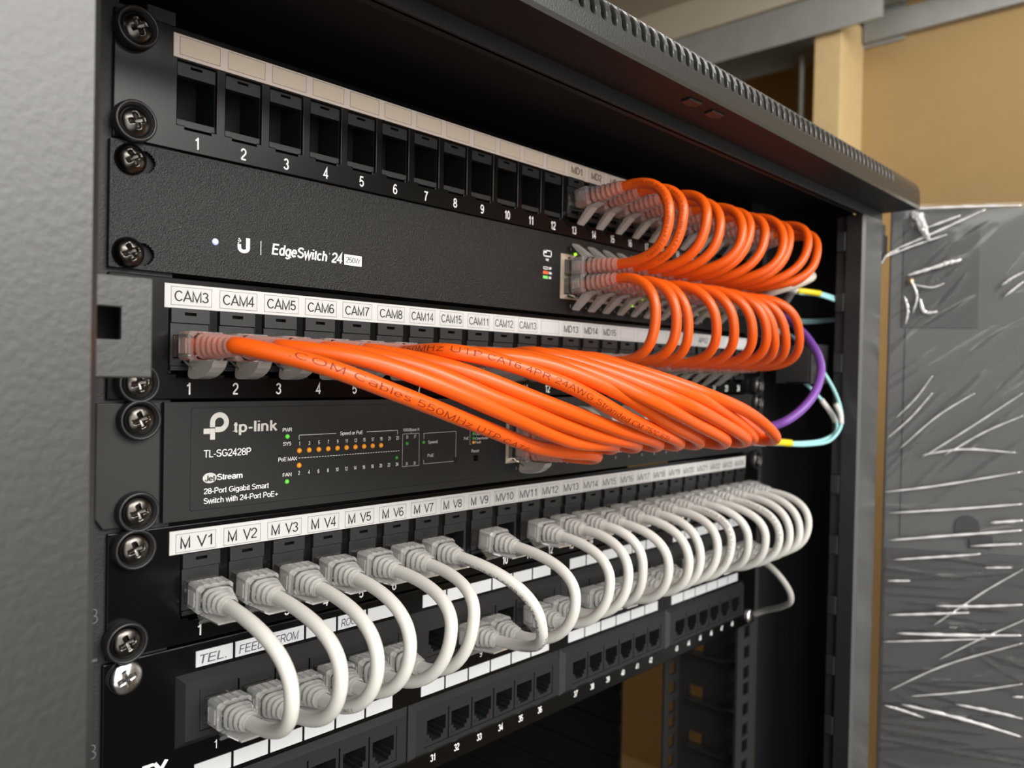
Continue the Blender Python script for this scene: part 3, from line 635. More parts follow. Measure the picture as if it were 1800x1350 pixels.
for i, x in enumerate(LX):
    text(mb, str(2 * i + 1), x, -17.8, 1.55, y, 'print', sx=0.85); text(mb, str(2 * i + 2), x, -29.6, 1.55, y, 'print', sx=0.85)
mb.line([(-167.1, -16.2), (-167.1, -14.4), (-149.6, -14.4)], 0.16, y, 'print'); mb.line([(-133.8, -14.4), (-116.9, -14.4), (-116.9, -16.2)], 0.16, y, 'print')
text(mb, 'Speed or PoE', -141.7, -14.5, 1.5, y, 'print', width=11.6)
for i in range(38): mb.rect(-167.3 + i * 1.37, -166.4 + i * 1.37, -23.75, -23.55, y, 'print')
mb.line([(-113.9, -16.2), (-104.2, -16.2), (-104.0, -31.0), (-113.9, -31.0), (-113.9, -16.2)], 0.16, y, 'printgrey'); mb.line([(-109, -16.2), (-109, -15.4)], 0.14, y, 'printgrey')
text(mb, '1000Base-X', -109, -14.4, 1.3, y, 'printgrey', width=9.8)
text(mb, '25', -111.3, -17.6, 1.4, y, 'printgrey', sx=0.8); text(mb, '27', -106.7, -17.6, 1.4, y, 'printgrey', sx=0.8); text(mb, '26', -111.3, -29.8, 1.4, y, 'printgrey', sx=0.8); text(mb, '28', -106.7, -29.8, 1.4, y, 'printgrey', sx=0.8)
mb.line([(-101.4, -19), (-101.4, -16.4), (-81.1, -16.3), (-81.1, -30.6), (-101.2, -30.6), (-101.2, -28.8)], 0.16, y, 'printgrey')
text(mb, 'Speed', -98.9, -20.6, 1.4, y, 'printgrey', 'L', width=5.9); text(mb, 'PoE', -98.9, -26.9, 1.4, y, 'printgrey', 'L', width=3.7)
mb.lathe([(1.4, 0), (1.4, -0.02)], (-81.1, y, -30.0), 'jackdark', 16, cap1=True)
text(mb, 'PoE', -75.9, -20.0, 1.3, y, 'printgrey', 'L', width=3.2); mb.line([(-71.0, -15.6), (-71.8, -16.2), (-71.8, -23), (-71.0, -23)], 0.14, y, 'printgrey')
text(mb, 'Over 20W', -68.2, -18.1, 1.2, y, 'printgrey', 'L', width=9); text(mb, 'Overload', -68.2, -20.3, 1.2, y, 'printgrey', 'L', width=9); text(mb, 'Fault', -68.2, -22.2, 1.2, y, 'printgrey', 'L', width=4.0)
text(mb, 'Reset', -68.0, -26.4, 1.4, y, 'printgrey', width=5.2)
for j, x in enumerate(TPX): text(mb, str(2 * j + 2), x, -37.3, 1.4, y, 'printgrey', sx=0.8)
mb.build('front_panel', tp, bevel=0.7)
for x, z, m in ((-172.4, -14.7, 'ledg'), (-172.3, -32.7, 'ledg'), (-111.3, -20.6, 'ledgd'), (-117.1, -26.7, 'ledgd'), (-101.4, -20.6, 'ledgd'), (-69.4, -17.9, 'ledgd'), (-69.4, -20.2, 'ledgd'), (-69.4, -22.2, 'leda')):
    led(tp, x, z, 0.95 if z in (-14.7, -32.7) else 0.8, m, -1.4)
for x in LX[:10]: led(tp, x, -20.65, 1.1, 'leda', -1.4, 'port_led')
led(tp, LX[0], -26.6, 1.1, 'leda', -1.4, 'port_led')

# ------------------------------------------------------------------ lowest 48-port panel
dp = thing('modular_patch_panel', 'lowest black panel, two port rows with grey cards, some handwritten', 'patch panel', (0, 0, -177.6))
mb = MB()
holes = []
for r in range(2):
    for b in range(4): x = -215.4 + b * 108.92; holes.append((x + 4, x + 104, -124.5 - r * 42.5, -102 - r * 42.5))
mb.plate(-240.4, 241, -177.5, -89.4, holes, 0, 1.6, 'panel'); fp = mb
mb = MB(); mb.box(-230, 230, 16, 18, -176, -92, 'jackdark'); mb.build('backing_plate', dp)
sock = None
for r in range(2):
    for b in range(4):
        x0 = -215.4 + b * 108.92; x1 = x0 + 108.1; z1 = -99.9 - r * 42.4; z0 = z1 - 26.4
        mb = MB()
        v = lambda x, y, z: (x, y, z)
        a = 2.6
        hx0, hx1, hz0, hz1 = x0 + 7.9, x0 + 7.9 + 15.5 * 6 - 0.4, z1 - 21.6, z1 - 5.9
        o_ = [(x0, 0, z0), (x1, 0, z0), (x1, 0, z1), (x0, 0, z1)]; i_ = [(x0 + a, -2.6, z0 + a), (x1 - a, -2.6, z0 + a), (x1 - a, -2.6, z1 - a), (x0 + a, -2.6, z1 - a)]
        h_ = [(hx0, -2.6, hz0), (hx1, -2.6, hz0), (hx1, -2.6, hz1), (hx0, -2.6, hz1)]; hb = [(hx0, 4, hz0), (hx1, 4, hz0), (hx1, 4, hz1), (hx0, 4, hz1)]
        mb.add(o_ + i_ + h_ + hb, [(4 * k + i, 4 * k + (i + 1) % 4, 4 * k + 4 + (i + 1) % 4, 4 * k + 4 + i) for k in range(3) for i in range(4)], 'jack')
        pb = mb.build('port_block', dp)
        for i in range(6):
            xc = dxx(b * 6 + i + 1); zc = (hz0 + hz1) / 2
            if sock is None:
                mb = MB()
                mb.plate(-7.35, 7.35, -7.7, 7.75, [(-5.9, 5.9, -2.4, 4.4), (-4.4, 4.4, -4.4, -2.3), (-3.0, 3.0, -6.0, -4.3)], -2.2, 13, 'jack')
                mb.box(-6.4, 6.4, 10.4, 10.8, -7, 6, 'jackdark')
                mb.box(-6.2, -4.6, -2.5, -2.2, -5.0, -4.7, 'jack'); mb.box(-5.6, -5.0, -2.5, -2.2, -6.2, -5.8, 'jack')
                o = mb.build('port_socket', None, (0, 0, 0)); sock = o.data; bpy.data.objects.remove(o)
            o = bpy.data.objects.new('port_socket', sock); C.objects.link(o); o.parent = pb; o.location = (xc * MM, 0, (zc + 177.6) * MM)
for k in range(24):
    text(fp, str(k + 1), dxx(k + 1), -129.4, 3.3, -0.05, 'print', sx=0.95)
    text(fp, str(k + 25), dxx(k + 1), -171.7, 3.3, -0.05, 'print', sx=0.9, off=0.012)
text(fp, 'TY', -217.6, -131.7, 5.6, -0.05, 'print', 'R', sx=1.25, off=0.02)
fp.build('faceplate', dp, bevel=0.5)
hw = {1: 'TEL.', 2: 'FEED', 3: 'FROM', 4: 'IT', 5: 'ROOM'}
for r in range(2):
    for k in range(24):
        x = dxx(k + 1) - 1.1; z = -95.4 - r * 41.9; mb = MB()
        mb.box(x - 7.2, x + 7.2, -0.4, -0.02, z - 2.95, z + 2.95, 'greylabel')
        if r == 0 and k + 1 in hw:
            text(mb, hw[k + 1], x - 0.5, z - 0.3, 3.3, -0.45, 'pen', width=10.5 if k != 3 else 3.5, off=0.0, shear=0.12)
        if r == 0 and k == 23: text(mb, '123', x, z, 3.0, -0.45, 'pen', width=8, off=-0.008)
        o = mb.build('label_card', dp)
        if r == 0 and k + 1 in hw: o['label'] = 'grey card with handwriting'

# ------------------------------------------------------------------ cables
def frames(pts):
    n = len(pts); T = []
    for i in range(n):
        a = pts[max(0, i - 1)]; b = pts[min(n - 1, i + 1)]; T.append((b - a).normalized())
    up = Vector((0, 0, 1)) if abs(T[0].z) < 0.9 else Vector((1, 0, 0))
    N = [(up - T[0] * up.dot(T[0])).normalized()]
    for i in range(1, n): v = N[-1] - T[i] * N[-1].dot(T[i]); N.append(v.normalized())
    return T, N
def tube(mb, pts, r, m, n=14, cap=True):
    T, N = frames(pts); R = []
    for p, t, a in zip(pts, T, N):
        b = t.cross(a); R.append([tuple(p + (a * math.cos(2 * math.pi * i / n) + b * math.sin(2 * math.pi * i / n)) * r) for i in range(n)])
    mb.rings(R, m, True, cap, cap)
def bez(p0, p1, p2, p3, n):
    out = []
    for i in range(n):
        t = i / n; out.append(p0 * (1 - t) ** 3 + p1 * 3 * t * (1 - t) ** 2 + p2 * 3 * t * t * (1 - t) + p3 * t ** 3)
    return out
def spline(P, n=10):
    P = [Vector(p) for p in P]; Q = [P[0] * 2 - P[1]] + P + [P[-1] * 2 - P[-2]]; out = []
    for i in range(1, len(Q) - 2):
        p0, p1, p2, p3 = Q[i - 1:i + 3]
        d = lambda a, b: max(1e-3, (b - a).length ** 0.5)
        t0 = 0; t1 = t0 + d(p0, p1); t2 = t1 + d(p1, p2); t3 = t2 + d(p2, p3)
        for k in range(n):
            t = t1 + (t2 - t1) * k / n
            A1 = p0 * ((t1 - t) / (t1 - t0)) + p1 * ((t - t0) / (t1 - t0)); A2 = p1 * ((t2 - t) / (t2 - t1)) + p2 * ((t - t1) / (t2 - t1)); A3 = p2 * ((t3 - t) / (t3 - t2)) + p3 * ((t - t2) / (t3 - t2))
            B1 = A1 * ((t2 - t) / (t2 - t0)) + A2 * ((t - t0) / (t2 - t0)); B2 = A2 * ((t3 - t) / (t3 - t1)) + A3 * ((t - t1) / (t3 - t1))
            out.append(B1 * ((t2 - t) / (t2 - t1)) + B2 * ((t - t1) / (t2 - t1)))
    out.append(P[-1]); return out
EYE = Vector((-342.5, -283.0, 12.5))
def wrap_text(mb, txt, pts, r, s0, h, m, tw0=0.0, tw1=0.0, width=None, off=-0.009, side=None):
    # lettering wrapped round the jacket; side = direction the print faces
    V, F = glyphs(txt, off, 0, 1.1, 1); k = h / CAP; a = min(p[0] for p in V); b = max(p[0] for p in V)
    kx_ = k if width is None else width / (b - a); L = [0]
    for p, q in zip(pts, pts[1:]): L.append(L[-1] + (q - p).length)
    vs = []
    for (gx, gy) in V:
        s = s0 + (gx - a) * kx_; i = 0
        while i < len(L) - 2 and L[i + 1] < s: i += 1
        t = (s - L[i]) / (L[i + 1] - L[i]); p = pts[i].lerp(pts[i + 1], t); T = (pts[i + 1] - pts[i]).normalized()
        d = side if side is not None else (EYE - p).normalized(); d = (d - T * d.dot(T)).normalized(); u = T.cross(d); 
        if u.z < 0: u = -u
        f = (gx - a) / (b - a); ang = (gy * k - h / 2) / r + tw0 + (tw1 - tw0) * f
        vs.append(tuple(p + (d * math.cos(ang) + u * math.sin(ang)) * (r + 0.04)))
    mb.add(vs, F, m)

def superring(y, a, b, n=20, e=4.0, zc=0.0):
    out = []
    for i in range(n):
        t = 2 * math.pi * i / n; c, s = math.cos(t), math.sin(t)
        out.append((a * math.copysign(abs(c) ** (2 / e), c), y, zc + b * math.copysign(abs(s) ** (2 / e), s)))
    return out
_plug = {}
def plug_meshes(kind):
    if kind in _plug: return _plug[kind]
    L = 25 if kind == 'w' else 33
    boot = 'bootw' if kind == 'w' else 'booto'
    mb = MB(); mb.box(-5.85, 5.85, -8.5, 8, -4.0, 4.0, 'clear'); mb.box(-4.6, 4.6, -6.5, 6, 1.2, 2.4, 'clear')
    for i in range(8): mb.box(-3.8 + i * 1.02, -3.3 + i * 1.02, 4, 7, 2.9, 3.8, 'gold')
    mb.box(-5.2, 5.2, -4.8, -4.2, -3.5, 3.5, 'clear')
    o = mb.build('plug', None, (0, 0, 0)); m0 = o.data; bpy.data.objects.remove(o)
    mb = MB()
    def oct(y, a, b, c): return [(x, y, z) for x, z in ((a, -b + c), (a, b - c), (a - c, b), (-a + c, b), (-a, b - c), (-a, -b + c), (-a + c, -b), (a - c, -b))]
    # hood: a bevelled sleeve with a shoulder, open at both ends
    mb.rings([oct(-4.6, 6.1, 4.5, 0.7), oct(-5.2, 6.7, 5.0, 0.9), oct(-12.4, 6.8, 5.1, 1.0), oct(-13.2, 6.2, 4.7, 1.2), oct(-14.4, 5.9, 4.6, 1.6)], boot, False, False, False)
    for sx in (-1, 1): mb.box(min(sx * 6.8, sx * 7.15), max(sx * 6.8, sx * 7.15), -11.4, -6.6, -2.6, 2.6, boot)
    y = -14.4; N = 4 if kind == 'w' else 6; st = (L - 15.0) / N
    for i in range(N):
        f = i / (N - 1); a = 5.7 - f * 1.8; b = 4.7 - f * 1.0; e = 3.2 - 1.1 * f
        mb.rings([superring(y - st * t, a - d, b - d, 20, e) for t, d in ((0.0, 0.6), (0.10, 0.12), (0.3, 0), (0.55, 0.1), (0.66, 0.6), (1.0, 0.6))], boot, True, False, False); y -= st
    mb.rings([superring(y, 3.3, 3.2, e=2.0), superring(-L, 3.1, 3.0, e=2.0)], boot, True, False, False)
    # inner sleeve of the boot, and small moulded ribs on the hood
    if kind == 'w':
        # broad wing of the boot under the cable
        prof = [(-6.0, -4.6), (6.0, -4.6), (5.6, -5.4), (-5.6, -5.4)]
        mb.rings([[(px, -14, pz) for px, pz in prof], [(px * 0.85, -L - 1.5, pz * 0.9) for px, pz in prof]], boot, False)
        for i in range(3): mb.box(-4 + i * 3, -2.2 + i * 3, -12.2, -6.4, 5.05, 5.35, boot)
    o = mb.build('boot', None, (0, 0, 0)); m1 = o.data; bpy.data.objects.remove(o)
    mb = MB()
    if kind == 'w':
        mb.prism([(1, -4.2), (-3, -6.2), (-8, -9.6), (-8.6, -9.2), (-3.4, -5.4), (0.5, -3.6)], -3.0, 3.0, 'clear', 'x')
        mb.prism([(-8, -10.0), (-9.5, -9.9), (-14, -7.6), (-19, -5.6), (-19, -5.0), (-13, -6.6), (-9, -8.9)], -3.6, 3.6, 'bootw', 'x')
    elif kind == 'o':
        mb.prism([(1, -4.2), (-4, -6.4), (-8, -8.2), (-8.4, -7.6), (-4.4, -5.6), (0.5, -3.6)], -3.0, 3.0, 'clear', 'x')
        pr = [(-5.5, -5.0), (-22, -5.0)] + [(-22 + 14.0 * t ** 1.5, -5 - 6.6 * math.sin(t * math.pi / 2) ** 0.9) for t in (0.2, 0.4, 0.6, 0.75, 0.88, 0.96)] + [(-6.2, -11.5), (-4.6, -10.8), (-4.3, -9.6)]
        mb.prism(pr, -2.6, 2.6, 'fin', 'x')
    else:
        mb.prism([(1, -4.2), (-4, -6.4), (-8, -8.2), (-8.4, -7.6), (-4.4, -5.6), (0.5, -3.6)], -3.0, 3.0, 'clear', 'x')
        mb.prism([(-18, -4.6), (-13, -6.2), (-6, -11.2), (-2.6, -13.4), (-2.0, -12.6), (-5, -9.6), (-10, -5.0)], -2.8, 2.8, 'fin', 'x')
    o = mb.build('latch', None, (0, 0, 0)); m2 = o.data; bpy.data.objects.remove(o)
    _plug[kind] = (m0, m1, m2); return _plug[kind]
def plug(root, pos, kind, tilt=0.0, flip=False, yaw=0.0):
    # returns boot-end point, outward direction
    m0, m1, m2 = plug_meshes(kind)
    rot = (Matrix.Rotation(yaw, 4, 'Z') @ Matrix.Rotation(-tilt, 4, 'X') @ (Matrix.Rotation(math.pi, 4, 'Y') if flip else Matrix.Identity(4)))
    p = bpy.data.objects.new('plug', m0); C.objects.link(p); p.parent = root
    p.location = (Vector(pos) - Vector(root['_o'])) * MM; p.rotation_euler = rot.to_euler()
    for nm, me in (('boot', m1), ('latch', m2)):
        q = bpy.data.objects.new(nm, me); C.objects.link(q); q.parent = p
    d = (rot.to_3x3() @ Vector((0, -1, 0))); L = 25 if kind == 'w' else 33
    return Vector(pos) + d * (L - 1), d
def jacket(root, pts, r, m, txt=None):
    mb = MB(); tube(mb, pts, r, m); j = mb.build('jacket', root)
    for t in (txt or []):
        mb = MB(); wrap_text(mb, t['s'], pts, r, t['s0'], t['h'], t['m'], t.get('a', 0), t.get('b', 0), t.get('w')); q = mb.build('printed_text', None, tuple(root['_o']))
        q.parent = j; q.location = (0, 0, 0)
def loop(P, Q, apex, kA, kB, r, m, root, apex_dir, k1=0.62, k2=0.52, n=16, txt=None):
    # P,Q = (pos, boot_end, dir)
    p, pe, pd = P; q, qe, qd = Q; ap = Vector(apex); ad = Vector(apex_dir).normalized()
    d1 = max(8, (ap - pe).dot(pd)); d2 = max(8, (ap - qe).dot(qd)); v1 = abs((ap - pe).dot(ad)); v2 = abs((ap - qe).dot(ad))
    pts = [Vector(p) + pd * 2] + [pe - pd * 3]
    pts += bez(pe, pe + pd * d1 * k1 * 1.15, ap - ad * v1 * k2, ap, n) + bez(ap, ap + ad * v2 * k2, qe + qd * d2 * k1 * 1.15, qe, n) + [qe, qe - qd * 3, Vector(q) + qd * 2]
    jacket(root, pts, r, m, txt); return pts

W_APEX = {1: (-57.5, -92), 2: (-60.5, -90), 3: (-58.5, -91), 4: (-56, -90), 5: (-60, -86), 6: (-55, -86), 7: (-62.5, -93.5), 9: (-60.5, -89), 11: (-55, -89), 12: (-54, -89), 13: (-46, -88),
          14: (-51.5, -91), 15: (-54, -91.5), 16: (-51.5, -92), 17: (-53, -88.5), 18: (-53, -88), 19: (-51.5, -89), 20: (-55, -90), 21: (-56.5, -91.5), 22: (-56, -93), 23: (-55.5, -93), 24: (-54.5, -90)}
ZC = -44.45 - 44.45 + 19.6; ZD = -113.5
for c in [1, 2, 3, 4, 5, 6, 7, 9] + list(range(11, 25)):
    d = 8 if c == 7 else c
    x0, x1 = kx('C', c), dxx(d); xm = (x0 + x1) / 2
    lab = 'white patch cable from the port labelled MV%d to lowest panel port %d' % (c, d)
    t = thing('patch_cable', lab, 'cable', (xm, 0, -90), 'white patch cables')
    e = random.uniform(-0.03, 0.03)
    P = ((x0, 0.0, ZC),) + plug(t, (x0, 0.0, ZC), 'w', -0.05 + e, False, random.uniform(-0.05, 0.03))
    Q = ((x1, -1.5, ZD),) + plug(t, (x1, -1.5, ZD), 'w', 0.02 + e, False, random.uniform(-0.05, 0.03))
    ya, za = W_APEX[c]
    txt = None
    if c == 7: txt = [dict(s='11801 TIA-EIA 568B.2 CAT6 PATCH ETL LISTED', s0=24, h=1.7, m='ink', a=-1.0, b=-0.9, w=80)]
    if c == 3: txt = [dict(s='11801 TIA', s0=88, h=1.6, m='ink', a=-0.5, b=-0.5, w=14)]
    if c in (18, 21): txt = [dict(s='TIA-EIA 568B.2 ETL LISTED', s0=30, h=1.7, m='inkline', a=0.2, b=0.2, w=44)]
    loop(P, Q, (xm, ya, za), 0, 0, 2.55, 'white', t, ((x1 - x0) * 0.6, 0, -44), txt=txt)

# orange loops: top panel to the upper port row of the wide switch
A_APEX = [(-62.5, 94), (-61, 98), (-65.5, 97), (-64.6, 94), (-69.5, 91.5), (-66, 96), (-66.5, 95), (-70.5, 91.5), (-67, 95), (-72, 95), (-71, 90.5), (-64, 93)]
ZA = 88.9 + 19.6
for i in range(12):
    k = 13 + i; x0, x1 = kx('A', k), ESX[i]; xm = (x0 + x1) / 2
    t = thing('patch_cable', 'orange patch cable from top panel port %d to %s upper port of the wide switch' % (k, ['first', 'second', 'third', 'fourth', 'fifth', 'sixth', 'seventh', 'eighth', 'ninth', 'tenth', 'eleventh', 'twelfth'][i]), 'cable', (xm, 0, 90), 'orange patch cables from the top panel')
    P = ((x0, 0, ZA),) + plug(t, (x0, 0, ZA), 'a', 0.13 + random.uniform(-.03, .03), False, random.uniform(-.05, .05))
    Q = ((x1, -1, 71.4),) + plug(t, (x1, -1, 71.4), 'a', 0.0, True, random.uniform(-.03, .03))
    ya, za = A_APEX[i]; txt = None
    if i in (0, 1): txt = [dict(s='CAT6 4PR 24AWG (UL) CMR FT4 E158887', s0=38, h=1.7, m='orangeink', a=0.3, b=-0.2, w=58)]
    loop(P, Q, (xm, ya, za), 0, 0, 2.75, 'orange', t, ((x1 - x0) * 0.5, 0, -40), 0.7, 0.55, txt=txt)
# orange loops: lower port row of the wide switch to the CAM panel
B_APEX = [(-56.5, 44), (-59, 42), (-56.5, 41.6), (-64.5, 41.4), (-66.5, 42), (-69.5, 42), (-69.5, 41), (-67, 39.5), (-66.5, 41.5), (-68, 45)]
ZB = 19.6
for i in range(10):
    k = 13 + i; x0, x1 = ESX[i], kx('B', k); xm = (x0 + x1) / 2
    t = thing('patch_cable', 'orange patch cable from %s lower port of the wide switch to CAM panel port %d' % (['first', 'second', 'third', 'fourth', 'fifth', 'sixth', 'seventh', 'eighth', 'ninth', 'tenth'][i], k), 'cable', (xm, 0, 40), 'orange patch cables into the CAM panel')
    P = ((x0, -1, 61.0),) + plug(t, (x0, -1, 61.0), 'a', 0.08, False, random.uniform(-.03, .03))
    Q = ((x1, 0, ZB),) + plug(t, (x1, 0, ZB), 'a', 0.0, False, random.uniform(-.05, .05))
    ya, za = B_APEX[i]
    loop(P, Q, (xm, ya, za), 0, 0, 2.75, 'orange', t, ((x1 - x0) * 0.5, 0, -40), 0.7, 0.55)

# orange runs from the CAM ports across to the charcoal switch
def U(px, py, Y):
    # a point of the run given by its bearing from the camera and its depth y in front of the panels
    R_ = ((0.68443782, 0.00359032, 0.72906239), (-0.72878723, -0.02454001, 0.68430035), (0.02034806, -0.9996924, -0.01417953))
    v = ((px - 900) / 1400.4, (py - 675) / 1400.4, 1); d = Vector([sum(a * b for a, b in zip(r, v)) for r in R_]); return EYE + d * ((Y - EYE.y) / d.y)
RUN = {1: ([(560, 641, -53), (700, 692, -62), (850, 751, -64), (950, 788, -60)], -38, -27.2, False, -52),
       2: ([(640, 632, -54), (749, 668, -64), (880, 724, -70), (1010, 777, -70)], -38, -16.2, True, -62),
       3: ([(720, 640, -56), (880, 704, -70), (1040, 763, -74)], -24, -16.2, True, -65),
       4: ([(800, 648, -60), (950, 704, -74), (1085, 755, -78)], -10, -16.2, True, -68),
       5: ([(793, 618, -58), (880, 636, -68), (1000, 678, -80), (1110, 738, -84)], 4, -16.2, True, -71),
       6: ([(860, 624, -60), (960, 640, -74), (1090, 692, -86), (1170, 742, -86)], 18, -16.2, True, -74),
       7: ([(910, 626, -60), (1020, 650, -78), (1140, 702, -92), (1220, 743, -92)], 32, -16.2, True, -81),
       8: ([(945, 622, -58), (1050, 648, -76), (1190, 703, -94), (1260, 738, -94)], 49.8, -16.2, True, -83),
       9: ([(985, 624, -58), (1100, 653, -78), (1220, 696, -92), (1285, 733, -90)], 63.8, -16.2, True, -80),
       10: ([(1020, 628, -58), (1130, 655, -76), (1240, 692, -92), (1322, 729, -94)], 77.8, -16.2, True, -86),
       11: ([(1045, 630, -54), (1120, 652, -66), (1210, 686, -78), (1275, 724, -80)], 91.8, -16.2, True, -70)}
for k in range(1, 12):
    mids, xp, zp, fl, ytip = RUN[k]
    x0 = kx('B', k)
    t = thing('patch_cable', 'orange patch cable running from the port labelled %s across to the charcoal switch' % LB[k], 'cable', (x0, 0, ZB), 'orange patch cables to the charcoal switch')
    pe, pd = plug(t, (x0, 0, ZB), 'o', 0.0, False, 0.02 + 0.03 * math.sin(k * 2.1)); qe, qd = plug(t, (xp, -1.6, zp), 'o', -0.08 if fl else -0.02, fl, 0.0)
    pts = [Vector((x0, 0, ZB)) + pd * 2, pe - pd * 4, pe + pd * 2] + [U(*m_) for m_ in mids]
    zt_ = zp - (7.0 if fl else 1.5)
    pts += [Vector((xp - 7, ytip - 6, zt_ + 3.5)), Vector((xp + 0.5, ytip + 1.5, zt_ + 1.0)), qe + qd * 7, qe, qe - qd * 4, Vector((xp, -1.6, zp)) + qd * 2]
    pts = spline(pts, 9); txt = None
    if k == 1: txt = [dict(s='.COM Cables 550MHz UTP CAT6', s0=50, h=2.5, m='orangeink', a=0.45, b=-0.75, w=112)]
    if k == 5: txt = [dict(s='550MHz UTP CAT6 4PR 24AWG Stranded CM 75\u00b0C ETL', s0=33, h=2.5, m='orangeink', a=0.55, b=-0.45, w=150)]
    jacket(t, pts, 3.1, 'orange', txt)

# ------------------------------------------------------------------ the odd cables at the right
t = thing('patch_cable', 'beige patch cable at the right end of the wide switch', 'cable', (162, 0, 61), None)
pe, pd = plug(t, (162.6, -1, 61.0), 'a', 0.12, False)
pts = spline([Vector((162.6, -3, 61.3)), pe, U(1360, 512, -48), U(1400, 500, -56), U(1422, 490, -60), U(1427, 485, -54), U(1420, 486, -42), U(1400, 500, -22), U(1376, 540, 4)], 10)
jacket(t, pts, 3.0, 'beige')
t = thing('patch_cable', 'purple patch cable curving out past the orange tips on the right', 'cable', (119.8, 0, -18), None)
pe, pd = plug(t, (119.8, -1.6, -16.2), 'a', 0.0, True)
pts = spline([Vector((119.8, -4, -16.2)), pe, U(1345, 752, -46), U(1385, 738, -58), U(1425, 702, -66), U(1442, 662, -66), U(1440, 630, -60), U(1420, 595, -46), U(1390, 566, -22), U(1366, 550, 4)], 10)
jacket(t, pts, 2.9, 'purple')
t = thing('fibre_cable', 'aqua fibre cable with yellow ends looping at the far right of the switches', 'cable', (200, 0, 20))
A1 = [(1404, 511, -30), (1440, 515, -38), (1488, 532, -50), (1508, 549, -52), (1490, 557, -46), (1440, 563, -24), (1386, 567, -2), (1364, 592, 7), (1368, 622, 0), (1396, 655, -20), (1436, 694, -40), (1468, 735, -50), (1470, 756, -53), (1450, 772, -53), (1415, 778, -50), (1380, 778, -45), (1330, 776, -37)]
A2 = [(1404, 515, -30), (1440, 519, -38), (1486, 537, -50), (1504, 552, -52), (1486, 560, -46), (1440, 566, -24), (1388, 571, -2), (1372, 585, 6), (1390, 590, -6), (1412, 615, -26), (1448, 655, -44), (1474, 705, -54), (1479, 745, -58), (1462, 772, -56), (1418, 782, -51), (1380, 781, -45), (1330, 779, -37)]
for A_ in (A1, A2):
    pts = spline([U(*q) for q in A_], 10); mb = MB(); tube(mb, pts, 1.35, 'aqua', 10); mb.build('fibre_strand', t)
mb = MB(); tube(mb, spline([U(1402, 511, -29.5), U(1420, 513, -34), U(1441, 516, -38.5)], 6), 2.2, 'yellow', 12); tube(mb, spline([U(1344, 777, -39), U(1365, 777, -42.5), U(1390, 779, -46.5)], 6), 2.5, 'yellow', 12); mb.build('yellow_boot', t)
mb = MB(); tube(mb, spline([U(1300, 772, -28), U(1320, 775, -34), U(1345, 777, -39)], 5), 2.9, 'sleeve', 12); tube(mb, spline([U(1375, 502, -20), U(1402, 511, -29.5)], 5), 2.9, 'sleeve', 12); mb.build('connector', t)
mb = MB(); tube(mb, spline([U(1444, 703, -43), U(1462, 728, -49), U(1469, 742, -51.5)], 6), 2.0, 'sleeve', 12); tube(mb, spline([U(1469, 710, -55), U(1477, 728, -57), U(1478.5, 745, -58)], 6), 2.0, 'sleeve', 12); mb.build('sleeve', t)
mb = MB(); tube(mb, spline([U(1478, 557, -42), U(1494, 556, -47), U(1505, 551, -51)], 6), 2.9, 'clear', 12); mb.build('clear_sleeve', t)
t = thing('loose_cable', 'thin grey cable drooping from the white loops to the far right silver screw', 'cable', (232, 0, -150))
pts = spline([U(1300, 985, -8), U(1340, 988, -24), U(1366, 1008, -36), U(1388, 1040, -44), U(1390, 1056, -44), U(1375, 1066, -34), U(1345, 1073, -14), U(1327, 1079, -5)], 10)
jacket(t, pts, 2.2, 'greycable')

# ------------------------------------------------------------------ the wrapped door at the right
HX, HY = 318.0, -69.0; ux, uy = 0.515, -0.857; nx, ny = -0.857, -0.515
def DM(s, d, z): return (HX + ux * s + nx * d, HY + uy * s + ny * d, z)
def dbox(mb, s0, s1, d0, d1, z0, z1, m):
    v = [DM(s, d, z) for s in (s0, s1) for d in (d0, d1) for z in (z0, z1)]
    mb.add(v, [(0, 1, 3, 2), (4, 6, 7, 5), (0, 4, 5, 1), (2, 3, 7, 6), (0, 2, 6, 4), (1, 5, 7, 3)], m)
door = thing('cabinet_door', 'open grey cabinet door wrapped in clear stretch film at the right', 'door', (HX, HY, -1800))
mb = MB(); dbox(mb, 0, 420, -4, -2, -1800, 147, 'door'); dbox(mb, 14, 420, -28, -4, -1800, 147, 'door')
dbox(mb, 9, 64, -2.2, -1.4, 54, 135, 'doordark'); dbox(mb, 12, 93, -2.2, -1.2, -110, 53.4, 'door')
mb.build('door_leaf', door, bevel=1.0)
mb = MB(); dbox(mb, 2, 400, -2.2, -1.0, -900, -120, 'doordark'); mb.build('door_lower_shade', door)  # added dark sheet standing in for dimmer light low on the door
mb = MB()
n = 24; c0 = (60, -100)
mb.add([DM(c0[0] + 9 * math.cos(2 * math.pi * i / n), -0.8, c0[1] + 9 * math.sin(2 * math.pi * i / n)) for i in range(n)] + [DM(c0[0] + 9 * math.cos(2 * math.pi * i / n), 0.4, c0[1] + 9 * math.sin(2 * math.pi * i / n)) for i in range(n)],
       [tuple(range(n, 2 * n))] + [(i, (i + 1) % n, n + (i + 1) % n, n + i) for i in range(n)], 'black'); dbox(mb, 62, 78, -0.8, 0.6, -116, -106, 'black')
mb.build('lock', door)
mb = MB(); cz = DM(14.5, 1.5, 90.2)
mb.rings([[(cz[0] + nx * h + ux * r * math.cos(2 * math.pi * i / 12), cz[1] + ny * h + uy * r * math.cos(2 * math.pi * i / 12), cz[2] + r * math.sin(2 * math.pi * i / 12)) for i in range(12)] for r, h in ((2.6, -3), (2.6, 0), (2.0, 1.2), (0.6, 1.8))], 'brass'); mb.build('knob', door)
